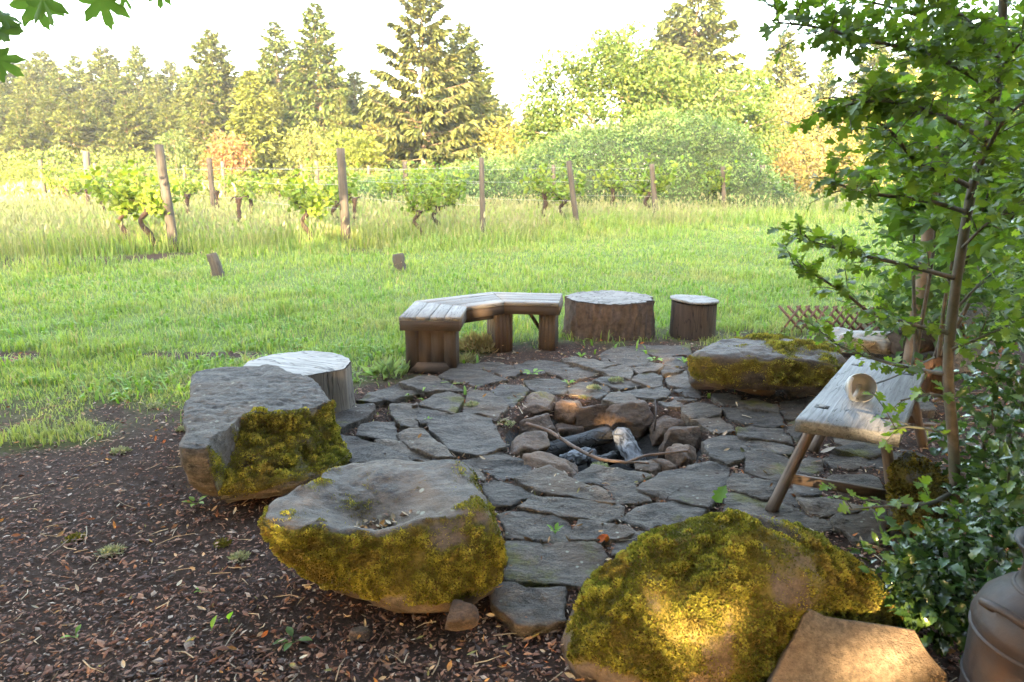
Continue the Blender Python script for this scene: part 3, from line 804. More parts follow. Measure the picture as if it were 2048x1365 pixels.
def mossy_boulder(name, label, V, F, rock_mat, moss_fun, dens, seed, **kw):
    root = empty(name, (V[:, 0].mean(), V[:, 1].mean(), 0), label, 'boulder')
    N = vert_normals(V, F); mk = moss_fun(V, N)
    obj('rock', V, F, rock_mat, root, smooth=True, attrs={'moss': mk})
    Vt, Ft, c = moss_tufts(V, F, moss_fun, dens, seed, **kw)
    m = obj('moss', Vt, Ft, M_MOSS, root, col=c); m['kind'] = 'stuff'
    return root

# dished boulder in the middle foreground
zt = 0.31
poly = px_poly([(518, 1034), (533, 1003), (577, 974), (621, 954), (650, 929), (690, 918), (744, 915), (802, 916), (861, 917), (912, 922), (940, 944), (965, 985), (985, 1030), (960, 1040), (880, 1044), (760, 1052), (660, 1056), (590, 1062), (545, 1054)], zt)
cc = poly.mean(0) + A([0.0, 0.0]); dish = P(745, 1003, zt)[:2]
def h_dish(x, y, t):
    q = ((x - dish[0]) / 0.27) ** 2 + ((y - dish[1]) / 0.17) ** 2
    q2 = ((x - dish[0] + 0.0) / 0.13) ** 2 + ((y - dish[1] + 0.03) / 0.075) ** 2
    return zt - 0.055 * np.exp(-q * 1.2) - 0.05 * np.exp(-q2) + 0.02 * sstep(0.1, 0.4, x - cc[0]) - 0.015 * np.exp(-((x - cc[0] - 0.33) / 0.05) ** 2 - ((y - cc[1] + .12) / 0.05) ** 2)
Vd, Fd = boulder(poly, cc, h_dish, [(1, 1), (1.05, 0.86), (1.10, 0.66), (1.11, 0.42), (1.05, 0.2), (0.90, 0.03), (0.7, -0.1)], 21, amp=0.016, smooth_out=2, fs=6)
_xb = P(862, 1150, 0.15)[0]; _f = np.clip((cc[1] - 0.02 - Vd[:, 1]) / 0.16, 0, 1); _l = np.clip((zt - Vd[:, 2]) / zt, 0, 1)
Vd[:, 1] -= 0.135 * _f * np.exp(-((Vd[:, 0] - _xb) / 0.30) ** 2) * np.sin(np.clip(_l, 0, 1) * 2.2)
_w = np.clip((cc[0] + 0.12 - Vd[:, 0]) / 0.5, 0, 1); Vd[:, 0] += 0.27 * _w * _l ** 1.3; Vd[:, 1] += 0.05 * _w * _l * _f
def m_dish(p, n):
    edge = sstep(0.22, -0.25, n[:, 1]) * sstep(0.05, 0.13, p[:, 2])
    nz = fbm(p * 8, 3, 77)
    front = np.clip(edge * (1.35 + 0.8 * nz), 0, 1) * sstep(0.88, 0.6, n[:, 2] + 0.2 * nz)
    topm = sstep(0.05, 0.5, nz) * sstep(0.6, 0.9, n[:, 2]) * sstep(0.22, 0.34, np.hypot((p[:, 0] - dish[0]), (p[:, 1] - dish[1]) * 1.3)) * sstep(-0.02, -0.25, p[:, 0] - dish[0] - 0.0)
    rim = sstep(0.25, 0.36, p[:, 0] - dish[0]) * sstep(-0.1, 0.45, nz) * sstep(-0.5, 0.5, n[:, 2]) * 0.8
    lowfade = sstep(0.02, 0.16, p[:, 2] + 0.05 * nz)
    return np.clip(np.maximum(np.maximum(front, 0.55 * topm), rim) * lowfade, 0, 1)
mossy_boulder('mossy_boulder', 'low boulder with a hollow dished top and thick yellow moss on its front', Vd, Fd, M_BOULD, m_dish, 140000, 41, length=(0.006, 0.0125))

# big flat grey boulder at the left
ztl = 0.345
poly = px_poly([(360, 896), (371, 835), (380, 770), (392, 737), (440, 730), (545, 728), (580, 744), (626, 757), (656, 787), (664, 800)], ztl)
shelf = A([P(690, 868, 0.2)[:2], P(694, 900, 0.16)[:2], P(660, 930, 0.16)[:2], P(560, 948, 0.18)[:2], P(480, 940, 0.22)[:2], P(440, 912, 0.3)[:2], P(410, 898, ztl)[:2]])
poly = np.concatenate([poly, shelf]); cl = A([poly[:, 0].mean() - 0.02, poly[:, 1].mean() + 0.06])
brk = A([P(415, 897, ztl)[:2], P(440, 868, ztl)[:2], P(425, 845, ztl)[:2], P(520, 828, ztl)[:2], P(593, 823, ztl)[:2], P(650, 803, ztl)[:2], P(700, 780, ztl)[:2]])
def h_flat(x, y, t):
    yb = np.interp(x, brk[:, 0], brk[:, 1], left=brk[0, 1] - 1, right=brk[-1, 1])
    s = (yb + 0.02 * n2(x, y, 9, 8)) - y                      # how far in front of the broken edge
    drop = 0.10 * sstep(0.0, 0.03, s) + 0.10 * sstep(0.06, 0.34, s) + 0.035 * np.floor(np.clip(n2(x, y, 6, 9) + 0.4, 0, 1.9)) * sstep(0.02, 0.05, s)
    return ztl - drop + 0.006 * n2(x, y * 2.5, 8, 10) + 0.03 * (y - cl[1]) * 0
Vf, Ff = boulder(poly, cl, h_flat, [(1, 1), (1.008, 0.9), (1.0, 0.7), (0.95, 0.45), (0.84, 0.2), (0.68, 0.03), (0.5, -0.1)], 33, na=190, nt=42, amp=0.012, smooth_out=1, fs=6, round_edge=0.008, fine=0.006)
def m_flat(p, n):
    yb = np.interp(p[:, 0], brk[:, 0], brk[:, 1], left=brk[0, 1] - 1, right=brk[-1, 1]); s = yb + 0.03 - p[:, 1]
    nz = fbm(p * 8, 3, 55)
    return np.clip(sstep(-0.03, 0.05, s + 0.05 * nz) * (0.95 + 0.8 * nz) * sstep(0.06, 0.14, p[:, 2]) * sstep(-0.35, 0.2, n[:, 2] + 0.25 * nz), 0, 1) * sstep(-1.5, -1.25, p[:, 0] + 0.05 * nz)
mossy_boulder('mossy_boulder', 'large flat-topped grey basalt boulder with a broken moss-covered corner', Vf, Ff, M_BOULD_D, m_flat, 120000, 42, length=(0.006, 0.014))

# domed boulder at the front right
polyr = A([[0.15, 1.92], [0.19, 1.78], [0.34, 1.70], [0.60, 1.66], [0.9, 1.69], [1.15, 1.76], [1.32, 1.9], [1.34, 2.06], [1.2, 2.25], [0.95, 2.38], [0.66, 2.36], [0.38, 2.26], [0.2, 2.1]])
cr = A([0.70, 2.0])
def h_dome(x, y, t):
    ridge = np.interp(x, [0.12, 0.2, 0.34, 0.5, 0.75, 0.9, 1.05, 1.2, 1.32], [0.12, 0.18, 0.275, 0.35, 0.42, 0.39, 0.31, 0.24, 0.16])
    lobe = 0.05 * np.exp(-((x - 1.05) / 0.16) ** 2 - ((y - 2.2) / 0.12) ** 2)
    groove = -0.055 * np.exp(-(((x - 0.86) + (y - 2.0) * 0.9) / 0.035) ** 2) * sstep(1.9, 2.0, y)
    body = np.maximum(1 - t ** 3.4, 0.0) ** 0.62
    f = np.where(y < 2.02, 1.0, 1 - 0.35 * sstep(2.02, 2.35, y))
    dent = -0.05 * np.exp(-((x - 0.52) / 0.10) ** 2 - ((y - 1.83) / 0.10) ** 2)
    return (ridge * f + lobe + groove + dent) * body + 0.0
Vr, Fr = boulder(polyr, cr, h_dome, [(1, 1), (0.97, -0.5), (0.9, -1)], 64, na=190, nt=60, ns=4, amp=0.022, smooth_out=3, fs=4.5, round_edge=0.0, fine=0.004)
def m_dome(p, n):
    nz = fbm(p * 7, 3, 91); nb = fbm(p * 3.2, 2, 92)
    bare = np.exp(-((p[:, 0] - 0.84) / 0.13) ** 2 - ((p[:, 2] - 0.34) / 0.08) ** 2) + 0.6 * np.exp(-((p[:, 0] - 0.62) / 0.035) ** 2 - ((p[:, 2] - 0.22) / 0.09) ** 2) 
    return np.clip((1.25 + 0.8 * nz + 0.4 * nb - 1.2 * bare) * sstep(0.015, 0.09, p[:, 2] + 0.04 * nz), 0, 1)
mossy_boulder('mossy_boulder', 'rounded foreground boulder almost covered in golden moss, behind the tan slab', Vr, Fr, M_BOULD_W, m_dome, 115000, 43, length=(0.007, 0.014), hue=MOSS_COL * 1.0)

# round mossy slab at the right, on its bearer stones
zs = 0.385
poly = px_poly([(1381, 699), (1405, 684), (1458, 674), (1536, 668), (1614, 672), (1665, 684), (1692, 707), (1660, 716), (1595, 713), (1497, 711), (1438, 709), (1399, 704)], zs)
cs = poly.mean(0)
Vs, Fs = boulder(poly, cs, lambda x, y, t: zs + 0.012 * n2(x, y, 5, 3) - 0.02 * t ** 4, [(1, 1), (1.02, 0.9), (1.03, 0.75), (1.0, 0.58), (0.93, 0.46), (0.5, 0.44), (0.01, 0.45)], 71, amp=0.016, smooth_out=2, fs=6)
Vs[:, 2] = np.maximum(Vs[:, 2], 0.14)
def m_slab(p, n):
    nz = fbm(p * 8, 3, 61)
    side = sstep(0.75, 0.3, n[:, 2]) * (0.75 + 0.8 * nz) * sstep(0.15, 0.24, p[:, 2])
    top = sstep(0.6, 0.9, n[:, 2]) * sstep(-0.25, 0.2, p[:, 0] - cs[0] + 0.3 * nz) * (0.6 + 0.7 * nz)
    return np.clip(np.maximum(side, top), 0, 1)
mossy_boulder('mossy_boulder', 'round millstone-like slab with a mossy rim, raised on stones behind the fire pit', Vs, Fs, M_BOULD, m_slab, 50000, 44, length=(0.008, 0.016))
for k, (x1, y1, x2, y2, h, lb) in enumerate(((1384, 742, 1502, 790, 0.13, 'thin flat bearer stone under the left end of the round mossy slab'), (1478, 752, 1572, 800, 0.13, 'brown wedge-shaped bearer stone under the middle of the round mossy slab'), (1575, 765, 1660, 800, 0.12, 'dark low bearer stone under the right end of the round mossy slab'))):
    f = P((x1 + x2) / 2, y2, 0.04); w = (x2 - x1) * (f[1] + .3) / FPX * 1.05
    V, F = facet_rock((w, 0.3, h), 800 + k, 9, 16, 0.06)
    tag(obj('bearer_stone', V + A([f[0], f[1] + 0.15, 0.04 + h / 2]), F, M_BOULD if k else M_FLAG, smooth=True, attrs={'moss': np.clip(fbm(V * 9, 2, k) + (0.2 if k == 1 else -0.2), 0, 1)}), lb, 'stone')

# tan slab leaning on the domed boulder
pa, pb = A([0, 1.50, 0.0]), A([0, 1.79, 0.30]); pn = norm(np.cross(A([1, 0, 0]), pb - pa))
def on_plane(px, py):
    d = ray(px, py); o = A([0, 0, CAM_H]); t = np.dot(pa - o, pn) / np.dot(d, pn); return o + t * d
edge = A([on_plane(*q) for q in [(1618, 1215), (1650, 1232), (1700, 1241), (1770, 1249), (1830, 1258), (1848, 1290), (1870, 1320), (1896, 1348), (1905, 1440), (1890, 1560), (1700, 1600), (1500, 1540), (1492, 1440), (1540, 1365), (1580, 1285)]])
u = A([1.0, 0, 0]); w = norm(pb - pa); E2 = np.c_[(edge - pa) @ u, (edge - pa) @ w]
E2 = E2[(edge[:, 2] > -0.15)]
E2 = resample(E2, 0.02); E2 = E2 + 0.003 * np.c_[vnoise(np.c_[E2 * 20, E2[:, :1] * 0], 1), vnoise(np.c_[E2 * 20, E2[:, :1] * 0], 2)]
V, F = prism(E2, -0.045, 0.0, 0.005); nn = np.cross(u, w)
V = pa + V[:, :1] * u + V[:, 1:2] * w + V[:, 2:] * (nn if nn[1] < 0 else -nn)
tag(obj('stone_slab', V, F, M_SAND, attrs={'moss': np.zeros(len(V))}), 'smooth tan sandstone slab leaning in the foreground, beside the milk can', 'stone slab')
for k, (x, y, z, s, lb) in enumerate(((930, 1248, 0.05, (0.13, 0.12, 0.09), 'small brown cobble wedged under the right of the dished boulder'), (720, 1275, 0.0, (0.09, 0.07, 0.04), 'flat dark pebble half buried in mulch below the dished boulder'), (830, 815, 0.07, (0.05, 0.05, 0.03), 'tiny pebble on a flagstone before the bench'))):
    V, F = facet_rock(s, 850 + k, 8, 12, 0.05); f = P(x, y, z)
    tag(obj('loose_stone', V + f + A([0, 0, s[2] * 0.3]), F, M_PIT, smooth=True, attrs={'moss': np.zeros(len(V))}), lb, 'stone')

# ------------------------------------------------------------------ curved wooden bench
BH = 0.45
inner = A([[-0.396, 4.99], [-0.375, 5.40], [-0.065, 5.62], [0.375, 5.56]])
bd = norm(np.diff(inner, axis=0)); bn = np.c_[-bd[:, 1], bd[:, 0]]
def offs(dist):
    out = [inner[0] + bn[0] * dist]
    for k in (1, 2):
        b = norm(bn[k - 1] + bn[k]); out.append(inner[k] + b * dist / np.dot(b, bn[k]))
    return A(out + [inner[3] + bn[2] * dist])
bench = empty('curved_bench', (-0.3, 5.5, 0), 'brown wooden bench bent in three sections with weathered grey seat boards', 'bench')
def board(name, poly, z0, z1, dirv, mat, parent, bev=0.004):
    V, F = prism(poly, z0, z1, bev); d = A([dirv[0], dirv[1]]); s = A([-d[1], d[0]])
    return obj(name, V, F, mat, parent, attrs={'gv': np.c_[V[:, :2] @ d, V[:, :2] @ s, V[:, 2]]})
wd = 0.44; nb = 4
for k in range(3):
    for j in range(nb):
        a, b = offs(wd * j / nb + (0.003 if j else -0.012)), offs(wd * (j + 1) / nb - (0.003 if j < nb - 1 else -0.012))
        g = 0.002
        q = A([a[k] + bd[k] * g, a[k + 1] - bd[k] * g, b[k + 1] - bd[k] * g, b[k] + bd[k] * g])
        if k == 0: q[[0, 3]] -= bd[0] * 0.014
        if k == 2: q[[1, 2]] += bd[2] * 0.014
        dz = rng.uniform(-0.002, 0.002)
        board('seat_board', q, BH - 0.03 + dz, BH + dz, bd[k], M_BENCHTOP, bench)
def vboard(name, a, b, z0, z1, th, mat, parent, vertical=False, off=0.0):
    """upright board along the line a-b"""
    a, b = A(a), A(b); d = norm(b - a); s = A([-d[1], d[0]]); a = a + s * off; b = b + s * off
    q = A([a - s * th / 2, b - s * th / 2, b + s * th / 2, a + s * th / 2]); V, F = prism(q, z0, z1, 0.003)
    al = V[:, :2] @ d
    gv = np.c_[V[:, 2], al, V[:, :2] @ s] if vertical else np.c_[al, V[:, 2], V[:, :2] @ s]
    return obj(name, V, F, mat, parent, attrs={'gv': gv})
o0, o1 = offs(-0.006), offs(wd + 0.006)
for k in range(3):
    vboard('apron', o0[k], o0[k + 1], BH - 0.105, BH - 0.0305, 0.034, M_BENCH, bench, off=0.016)
    vboard('apron', o1[k], o1[k + 1], BH - 0.105, BH - 0.0305, 0.034, M_BENCH, bench, off=-0.016)
vboard('apron', o0[0] - bd[0] * 0.006, o1[0] - bd[0] * 0.006, BH - 0.105, BH - 0.0305, 0.03, M_BENCH, bench, off=0.0)
vboard('apron', o0[3] + bd[2] * 0.006, o1[3] + bd[2] * 0.006, BH - 0.105, BH - 0.0305, 0.03, M_BENCH, bench, off=0.0)
def leg_box(c, d, w, dp, n, front_frame):
    """box leg: w wide across the bench, dp deep along d, clad in upright boards"""
    d = A(d); s = A([-d[1], d[0]]); c = A(c)
    leg = empty('leg', (0, 0, 0)); leg.parent = bench; leg.location = Vector((c[0] - bench.location.x, c[1] - bench.location.y, 0))
    f0, f1 = c - d * dp / 2 - s * w / 2, c - d * dp / 2 + s * w / 2
    for sd in (-1, 1):
        base = c + d * sd * dp / 2
        for j in range(n):
            a = base - s * w / 2 + s * (w * j / n + 0.0012); b = base - s * w / 2 + s * (w * (j + 1) / n - 0.0012)
            vboard('cladding_board', a, b, 0.0, BH - 0.106, 0.02, M_BENCH, leg, True)
    m = max(2, n // 2 + 1)
    for sd in (-1, 1):
        base = c + s * sd * (w / 2 - 0.009); L = dp - 0.022
        for j in range(m):
            a = base - d * L / 2 + d * (L * j / m + 0.0015); b = base - d * L / 2 + d * (L * (j + 1) / m - 0.0015)
            vboard('cladding_board', a, b, 0.001, BH - 0.107, 0.018, M_BENCH, leg, True)
    if front_frame:
        base = c - d * (dp / 2 + 0.0165)
        for (l, r_) in ((0.0, 0.075), (w - 0.075, w)):
            vboard('frame_stile', base - s * w / 2 + s * l, base - s * w / 2 + s * r_, 0.0, BH - 0.106, 0.018, M_BENCH, leg, True)
        a, b = base - s * (w / 2 - 0.077), base + s * (w / 2 - 0.077)
        vboard('frame_rail', a, b, 0.0, 0.085, 0.016, M_BENCH, leg)
        # sloping plinth board with mitred ends
        q0, q1 = base - s * (w / 2 + .002) - d * 0.0105, base + s * (w / 2 + .002) - d * 0.0105
        r0, r1 = base - s * (w / 2 - 0.085) - d * 0.0125, base + s * (w / 2 - 0.085) - d * 0.0125
        V = A([[*q0, 0.0], [*q1, 0.0], [*r1, 0.088], [*r0, 0.088], [*(q0 + d * 0.012), 0.0], [*(q1 + d * 0.012), 0.0], [*(r1 + d * 0.009), 0.09], [*(r0 + d * 0.009), 0.09]])
        F = A([[0, 1, 2, 3], [3, 2, 6, 7], [0, 3, 7, 4], [1, 5, 6, 2], [4, 7, 6, 5], [0, 4, 5, 1]])
        obj('plinth_board', V, F, M_BENCH, leg, attrs={'gv': np.c_[V[:, :2] @ s, V[:, 2], V[:, 1]]})
    return leg
mid = lambda k, t, dist=wd / 2: inner[k] + (inner[k + 1] - inner[k]) * t + bn[k] * dist
leg_box(inner[0] + bn[0] * wd / 2 + bd[0] * 0.11, bd[0], 0.385, 0.15, 4, True)
leg_box(inner[2] + norm(bn[1] + bn[2]) * wd * 0.42, norm(bd[1] + bd[2]), 0.36, 0.13, 4, False)
leg_box(inner[3] + bn[2] * wd / 2 - bd[2] * 0.085, bd[2], 0.37, 0.12, 4, False)
pt = inner[3] + bn[2] * wd / 2 - bd[2] * 0.16; p2_ = pt - bd[2] * 0.15
V, F = tube([[*pt, 0.17], [*p2_, BH - 0.05]], 0.016, 4); obj('brace', V, F, M_BENCH, bench, attrs={'gv': V})
c2 = inner[1] + norm(bn[0] + bn[1]) * wd * 0.3
vboard('under_rail', inner[0] + bn[0] * 0.2 + bd[0] * 0.2, c2, BH - 0.16, BH - 0.106, 0.05, M_BENCH, bench)
vboard('under_rail', c2, inner[2] + norm(bn[1] + bn[2]) * wd * 0.3 - bd[1] * 0.08, BH - 0.16, BH - 0.1065, 0.05, M_BENCH, bench)

# ------------------------------------------------------------------ stumps
def stump(name, label, c, rx, ry, h, seed, bark_amp, bark_mat, top_mat, sides=120, rings=16, flare=0.06, top_tilt=(0, 0), cap=0.0, lobes=0.04, ang=0.0):
    root = empty(name, (c[0], c[1], 0), label, 'stump'); th = np.linspace(0, 2 * np.pi, sides, endpoint=False)
    base = 1 + lobes * fbm(np.c_[np.cos(th) * 1.3, np.sin(th) * 1.3, np.full(sides, seed * 1.1)], 3, seed)
    zs_ = np.linspace(0, 1, rings); L = []
    for z in zs_:
        q = np.c_[np.cos(th) * 6, np.sin(th) * 6, np.full(sides, z * 0.9 + seed)]
        ridge = 1 - np.abs(fbm(q, 3, seed + 1)) * 2
        r_ = base * (1 + flare * (1 - z) ** 2.5) + bark_amp * ridge + bark_amp * 0.4 * fbm(q * 3, 2, seed + 2)
        zz = -0.03 + z * (h + 0.03) + z * (np.cos(th) * rx * top_tilt[0] + np.sin(th) * ry * top_tilt[1]) - (0.012 * (z > 0.99))
        L.append(np.c_[c[0] + rx * r_ * np.cos(th), c[1] + ry * r_ * np.sin(th), zz])
    V = np.concatenate(L); gv = np.c_[V[:, 2], V[:, :2] - A(c[:2])]
    obj('bark', V, grid_faces(sides, rings, True), bark_mat, root, smooth=True, attrs={'gv': gv})
    tr = np.linspace(0.0, 1.0 + cap, 14); L = []
    rim = L_ = None; top = V[-sides:]
    for t in tr:
        t_ = max(t, 0.002)
        xy = A(c[:2]) + (top[:, :2] - A(c[:2])) * t_ * (0.985 if cap == 0 else 1.0)
        z = h + (xy[:, 0] - c[0]) * top_tilt[0] + (xy[:, 1] - c[1]) * top_tilt[1] + 0.006 * n2(xy[:, 0], xy[:, 1], 9, seed) + (0.022 if cap else 0.0) - 0.006 * (t > 0.97 and cap == 0)
        L.append(np.c_[xy, z])
    if cap:
        L.append(L[-1] - A([0, 0, 0.02])); L.append(np.c_[A(c[:2]) + (top[:, :2] - A(c[:2])) * 0.9, L[-1][:, 2]])
    V = np.concatenate(L); d = A([math.cos(ang), math.sin(ang)]); s = A([-d[1], d[0]])
    obj('cut_top', V, grid_faces(sides, len(L), True), top_mat, root, smooth=True, attrs={'gv': np.c_[V[:, :2] @ d, V[:, :2] @ s, V[:, 2]]})
    return root
M_STUMPTOP_D = mat_wood('dark_cut_wood', (0.0728, 0.0644, 0.056), (0.224, 0.2072, 0.1904), (8, 22, 22), 0.75, 0.9, crack=1.6)
M_SMALLSTUMP = mat_wood('brown_split_bark', (0.0315, 0.021, 0.01575), (0.105, 0.0735, 0.05512), (3, 45, 45), 0.85, 0.9, crack=1.0)
M_LEFTSTUMP = mat_wood('grey_barkless_trunk', (0.078, 0.063, 0.054), (0.204, 0.174, 0.15), (3, 40, 40), 0.8, 0.9, crack=1.0)
stump('tree_stump', 'wide dark stump with deeply furrowed bark beside the bench end', (0.915, 6.30), 0.40, 0.35, 0.37, 3, 0.06, M_BARK_DK, M_STUMPTOP_D, sides=200, flare=0.05, ang=0.7)
stump('tree_stump', 'small round stump with a pale tilted seat disc behind the mossy slab', (1.70, 6.27), 0.205, 0.2, 0.335, 6, 0.006, M_SMALLSTUMP, M_STUMPTOP, flare=0.04, top_tilt=(-0.06, 0.0), cap=0.07, ang=0.3)
ls = P(605, 722, 0.34)
stump('tree_stump', 'silver-grey barkless stump tucked behind the large flat boulder', (ls[0] - .01, ls[1]), 0.335, 0.29, 0.335, 9, 0.012, M_LEFTSTUMP, M_STUMPTOP, flare=0.08, lobes=0.16, ang=-0.35)
for k, (x, y, h, r_, lb) in enumerate(((440, 552, 0.33, 0.075, 'short broken grey stake leaning in the grass before the vines'), (803, 543, 0.27, 0.085, 'stubby brown stake end in the grass behind the bench'))):
    f = P(x, y, 0); tilt = A([-0.10 if k == 0 else -0.05, 0.0, 0.0])
    V, F, gv = log_mesh(f + A([0, 0, -0.05]), f + A([tilt[0], 0.02, h]), r_ * 1.1, r_, 40 + k, sides=16, n=10, squash=1, chunky=0.15, taper_end=False)
    tag(obj('stake', V, F, M_POST, attrs={'gv': gv}), lb, 'stake')

# ------------------------------------------------------------------ trestle stool
ZT = 0.50
corner = [P(1590, 838, ZT), P(1800, 869, ZT), P(1852, 736, ZT), P(1703, 711, ZT)]
stool = empty('trestle_bench', (1.7, 3.1, 0), 'rough low plank bench with splayed legs and weathered silver top at right', 'bench')
q = A([c[:2] for c in corner]); ld = norm((q[3] - q[0] + q[2] - q[1]) / 2)
q = resample(q, 0.03); nr_ = fbm(np.c_[q * 9, q[:, :1] * 0], 3, 4); q = q + (q - q.mean(0)) * 0.012 * nr_[:, None]
V, F = prism(q, ZT - 0.055, ZT, 0.006); sd = A([-ld[1], ld[0]])
n_ = len(q)
obj('plank_top', V, F, M_GREYWOOD, stool, attrs={'gv': np.c_[V[:, :2] @ ld, V[:, :2] @ sd, V[:, 2]]})
tenons = [(1644, 814), (1764, 834), (1715, 730), (1816, 748)]
feet = [P(1545, 1015, 0.06), P(1790, 1022, 0.05), P(1628, 897, 0.06), P(1846, 893, 0.05)]
legs = []
for k, ((tx, ty), f) in enumerate(zip(tenons, feet)):
    t = P(tx, ty, ZT); d = norm(t - f); a = f - d * 0.02; b = f + d * (np.linalg.norm(t - f) - 0.05)
    V, F, gv = log_mesh(a, b, 0.027, 0.022, 60 + k, sides=9, n=8, squash=1.0, chunky=0.08, taper_end=False)
    lg = obj('leg', V, F, M_STOOLLEG, stool, smooth=True, attrs={'gv': gv}); legs.append((a, b))
    cxy = t[:2]; qq = A([cxy + ld * u_ * 0.025 + sd * v_ * 0.027 for u_, v_ in ((-1, -1), (1, -1), (1, 1), (-1, 1))])
    qi = A([cxy + ld * u_ * 0.013 + sd * v_ * 0.013 for u_, v_ in ((-1, -1), (1, -1), (1, 1), (-1, 1))])
    V, F = prism(qi, ZT - 0.01, ZT + 0.004, 0.002); obj('tenon', V, F, M_GREYWOOD, stool, attrs={'gv': V * 3})
    V, F = prism(qq, ZT - 0.01, ZT + 0.0012); obj('mortise', V, F, M_CHARRED, stool, attrs={'gv': V})
def bar(name, a, b, w, h, mat, parent):
    a, b = A(a), A(b); d = norm(b - a); s = norm(np.cross(d, A([0, 0, 1]))); u_ = np.cross(s, d); L = np.linalg.norm(b - a)
    V, F = box((0, 0, 0), (L, w, h)); gv = V.copy(); V = (a + b) / 2 + V[:, :1] * d + V[:, 1:2] * s + V[:, 2:] * u_
    return obj(name, V, F, mat, parent, attrs={'gv': gv})
lp = lambda k, t: legs[k][0] + (legs[k][1] - legs[k][0]) * t
bar('stretcher', lp(0, 0.36), lp(1, 0.22), 0.022, 0.042, M_STOOLLEG, stool)
bar('stretcher', lp(2, 0.5), lp(3, 0.45), 0.022, 0.04, M_STOOLLEG, stool)

# ------------------------------------------------------------------ tin dipper lying on the stool
dip = empty('dipper', tuple(P(1722, 800, ZT + 0.001)), 'white tin dipper with stained bowl and long thin handle lying on the plank bench', 'dipper')
dc = P(1722, 776, ZT + 0.062)
axis = norm(A([-0.22, -0.93, 0.16]))          # direction the mouth faces
def lathe(prof, c, ax, sides=40):
    ax = norm(ax); u_ = norm(np.cross(ax, A([0, 0, 1.0]))); v_ = np.cross(ax, u_); th = np.linspace(0, 2 * np.pi, sides, endpoint=False)
    V = np.concatenate([A(c) + ax * t + r_ * (np.cos(th)[:, None] * u_ + np.sin(th)[:, None] * v_) for t, r_ in prof])
    return V, [grid_faces(sides, len(prof), True)]
V, F = lathe([(-0.085, 0.002), (-0.085, 0.035), (-0.08, 0.045), (-0.05, 0.057), (-0.01, 0.063), (0.0, 0.066), (0.003, 0.0655), (0.001, 0.063)], dc, axis)
obj('bowl', V, F, M_TIN, dip, smooth=True)
V, F = lathe([(0.001, 0.063), (-0.01, 0.061), (-0.05, 0.055), (-0.078, 0.043), (-0.083, 0.03), (-0.083, 0.002)], dc, axis)
obj('bowl_inside', V, F, M_TIN_IN, dip, smooth=True)
lip = dc - A([0.058, 0.02, 0.005]); V, F = tube(smooth_path([lip + A([0, 0, 0.06]), lip + A([-0.014, -0.012, 0.03]), lip + A([-0.008, -0.02, -0.02]), lip + A([0.012, -0.02, -0.035])], 12), 0.011, 8); 
obj('spout_strap', V, F, M_TIN, dip, smooth=True)
V, F = tube([lip + A([0.01, -0.02, -0.03]), dc - axis * 0.06 + A([0.01, 0, 0.005])], 0.008, 8); obj('inner_bar', V, F, M_TIN, dip, smooth=True)
V, F = tube(smooth_path([dc - axis * 0.05 + A([0.055, 0, 0.005]), P(1790, 753, ZT + 0.05), P(1868, 715, ZT + 0.045)], 10), 0.0042, 6); obj('handle', V, F, M_CAN, dip, smooth=True)

# ------------------------------------------------------------------ milk can
CANX = 1.385
can = empty('milk_can', (CANX, 1.52, 0), 'dark dull steel milk can with side handle, cut off by the photo corner', 'milk can')
prof = [(0.0, 0.155), (0.0, 0.168), (0.02, 0.172), (0.36, 0.172), (0.375, 0.177), (0.39, 0.172), (0.43, 0.158), (0.47, 0.125), (0.495, 0.092), (0.515, 0.085), (0.56, 0.085), (0.585, 0.095), (0.612, 0.112), (0.62, 0.115), (0.622, 0.111), (0.60, 0.098), (0.56, 0.082), (0.50, 0.078)]
th = np.linspace(0, 2 * np.pi, 64, endpoint=False)
V = np.concatenate([np.c_[CANX + r_ * np.cos(th), 1.52 + r_ * np.sin(th), np.full(64, z * 0.96)] for z, r_ in prof]); obj('body', V, [grid_faces(64, len(prof), True)], M_CAN, can, smooth=True)
for zz_, rr_c in ((0.03, 0.174), (0.19, 0.1735), (0.345, 0.1745), (0.487, 0.0995)):
    V = np.concatenate([np.c_[CANX + (rr_c + o_[0]) * np.cos(th), 1.52 + (rr_c + o_[0]) * np.sin(th), np.full(64, zz_ * .96 + o_[1])] for o_ in ((-.004, -.007), (.003, -.004), (.003, .004), (-.004, .007))]); obj('hoop', V, [grid_faces(64, 4, True)], M_CAN, can, smooth=True)
for sgn in (-1, 1):
    a0 = math.pi + (0.35 if sgn < 0 else math.pi + 0.35)
    dirv = A([math.cos(a0), math.sin(a0)]); tg = A([-dirv[1], dirv[0]]); c0 = A([CANX, 1.52])
    path = [np.r_[c0 + dirv * 0.155 - tg * 0.055, 0.425], np.r_[c0 + dirv * 0.19 - tg * 0.06, 0.45], np.r_[c0 + dirv * 0.20, 0.462], np.r_[c0 + dirv * 0.19 + tg * 0.06, 0.45], np.r_[c0 + dirv * 0.155 + tg * 0.055, 0.425]]
    V, F = tube(smooth_path(path, 24), 0.011, 10); obj('handle', V, F, M_CAN, can, smooth=True)

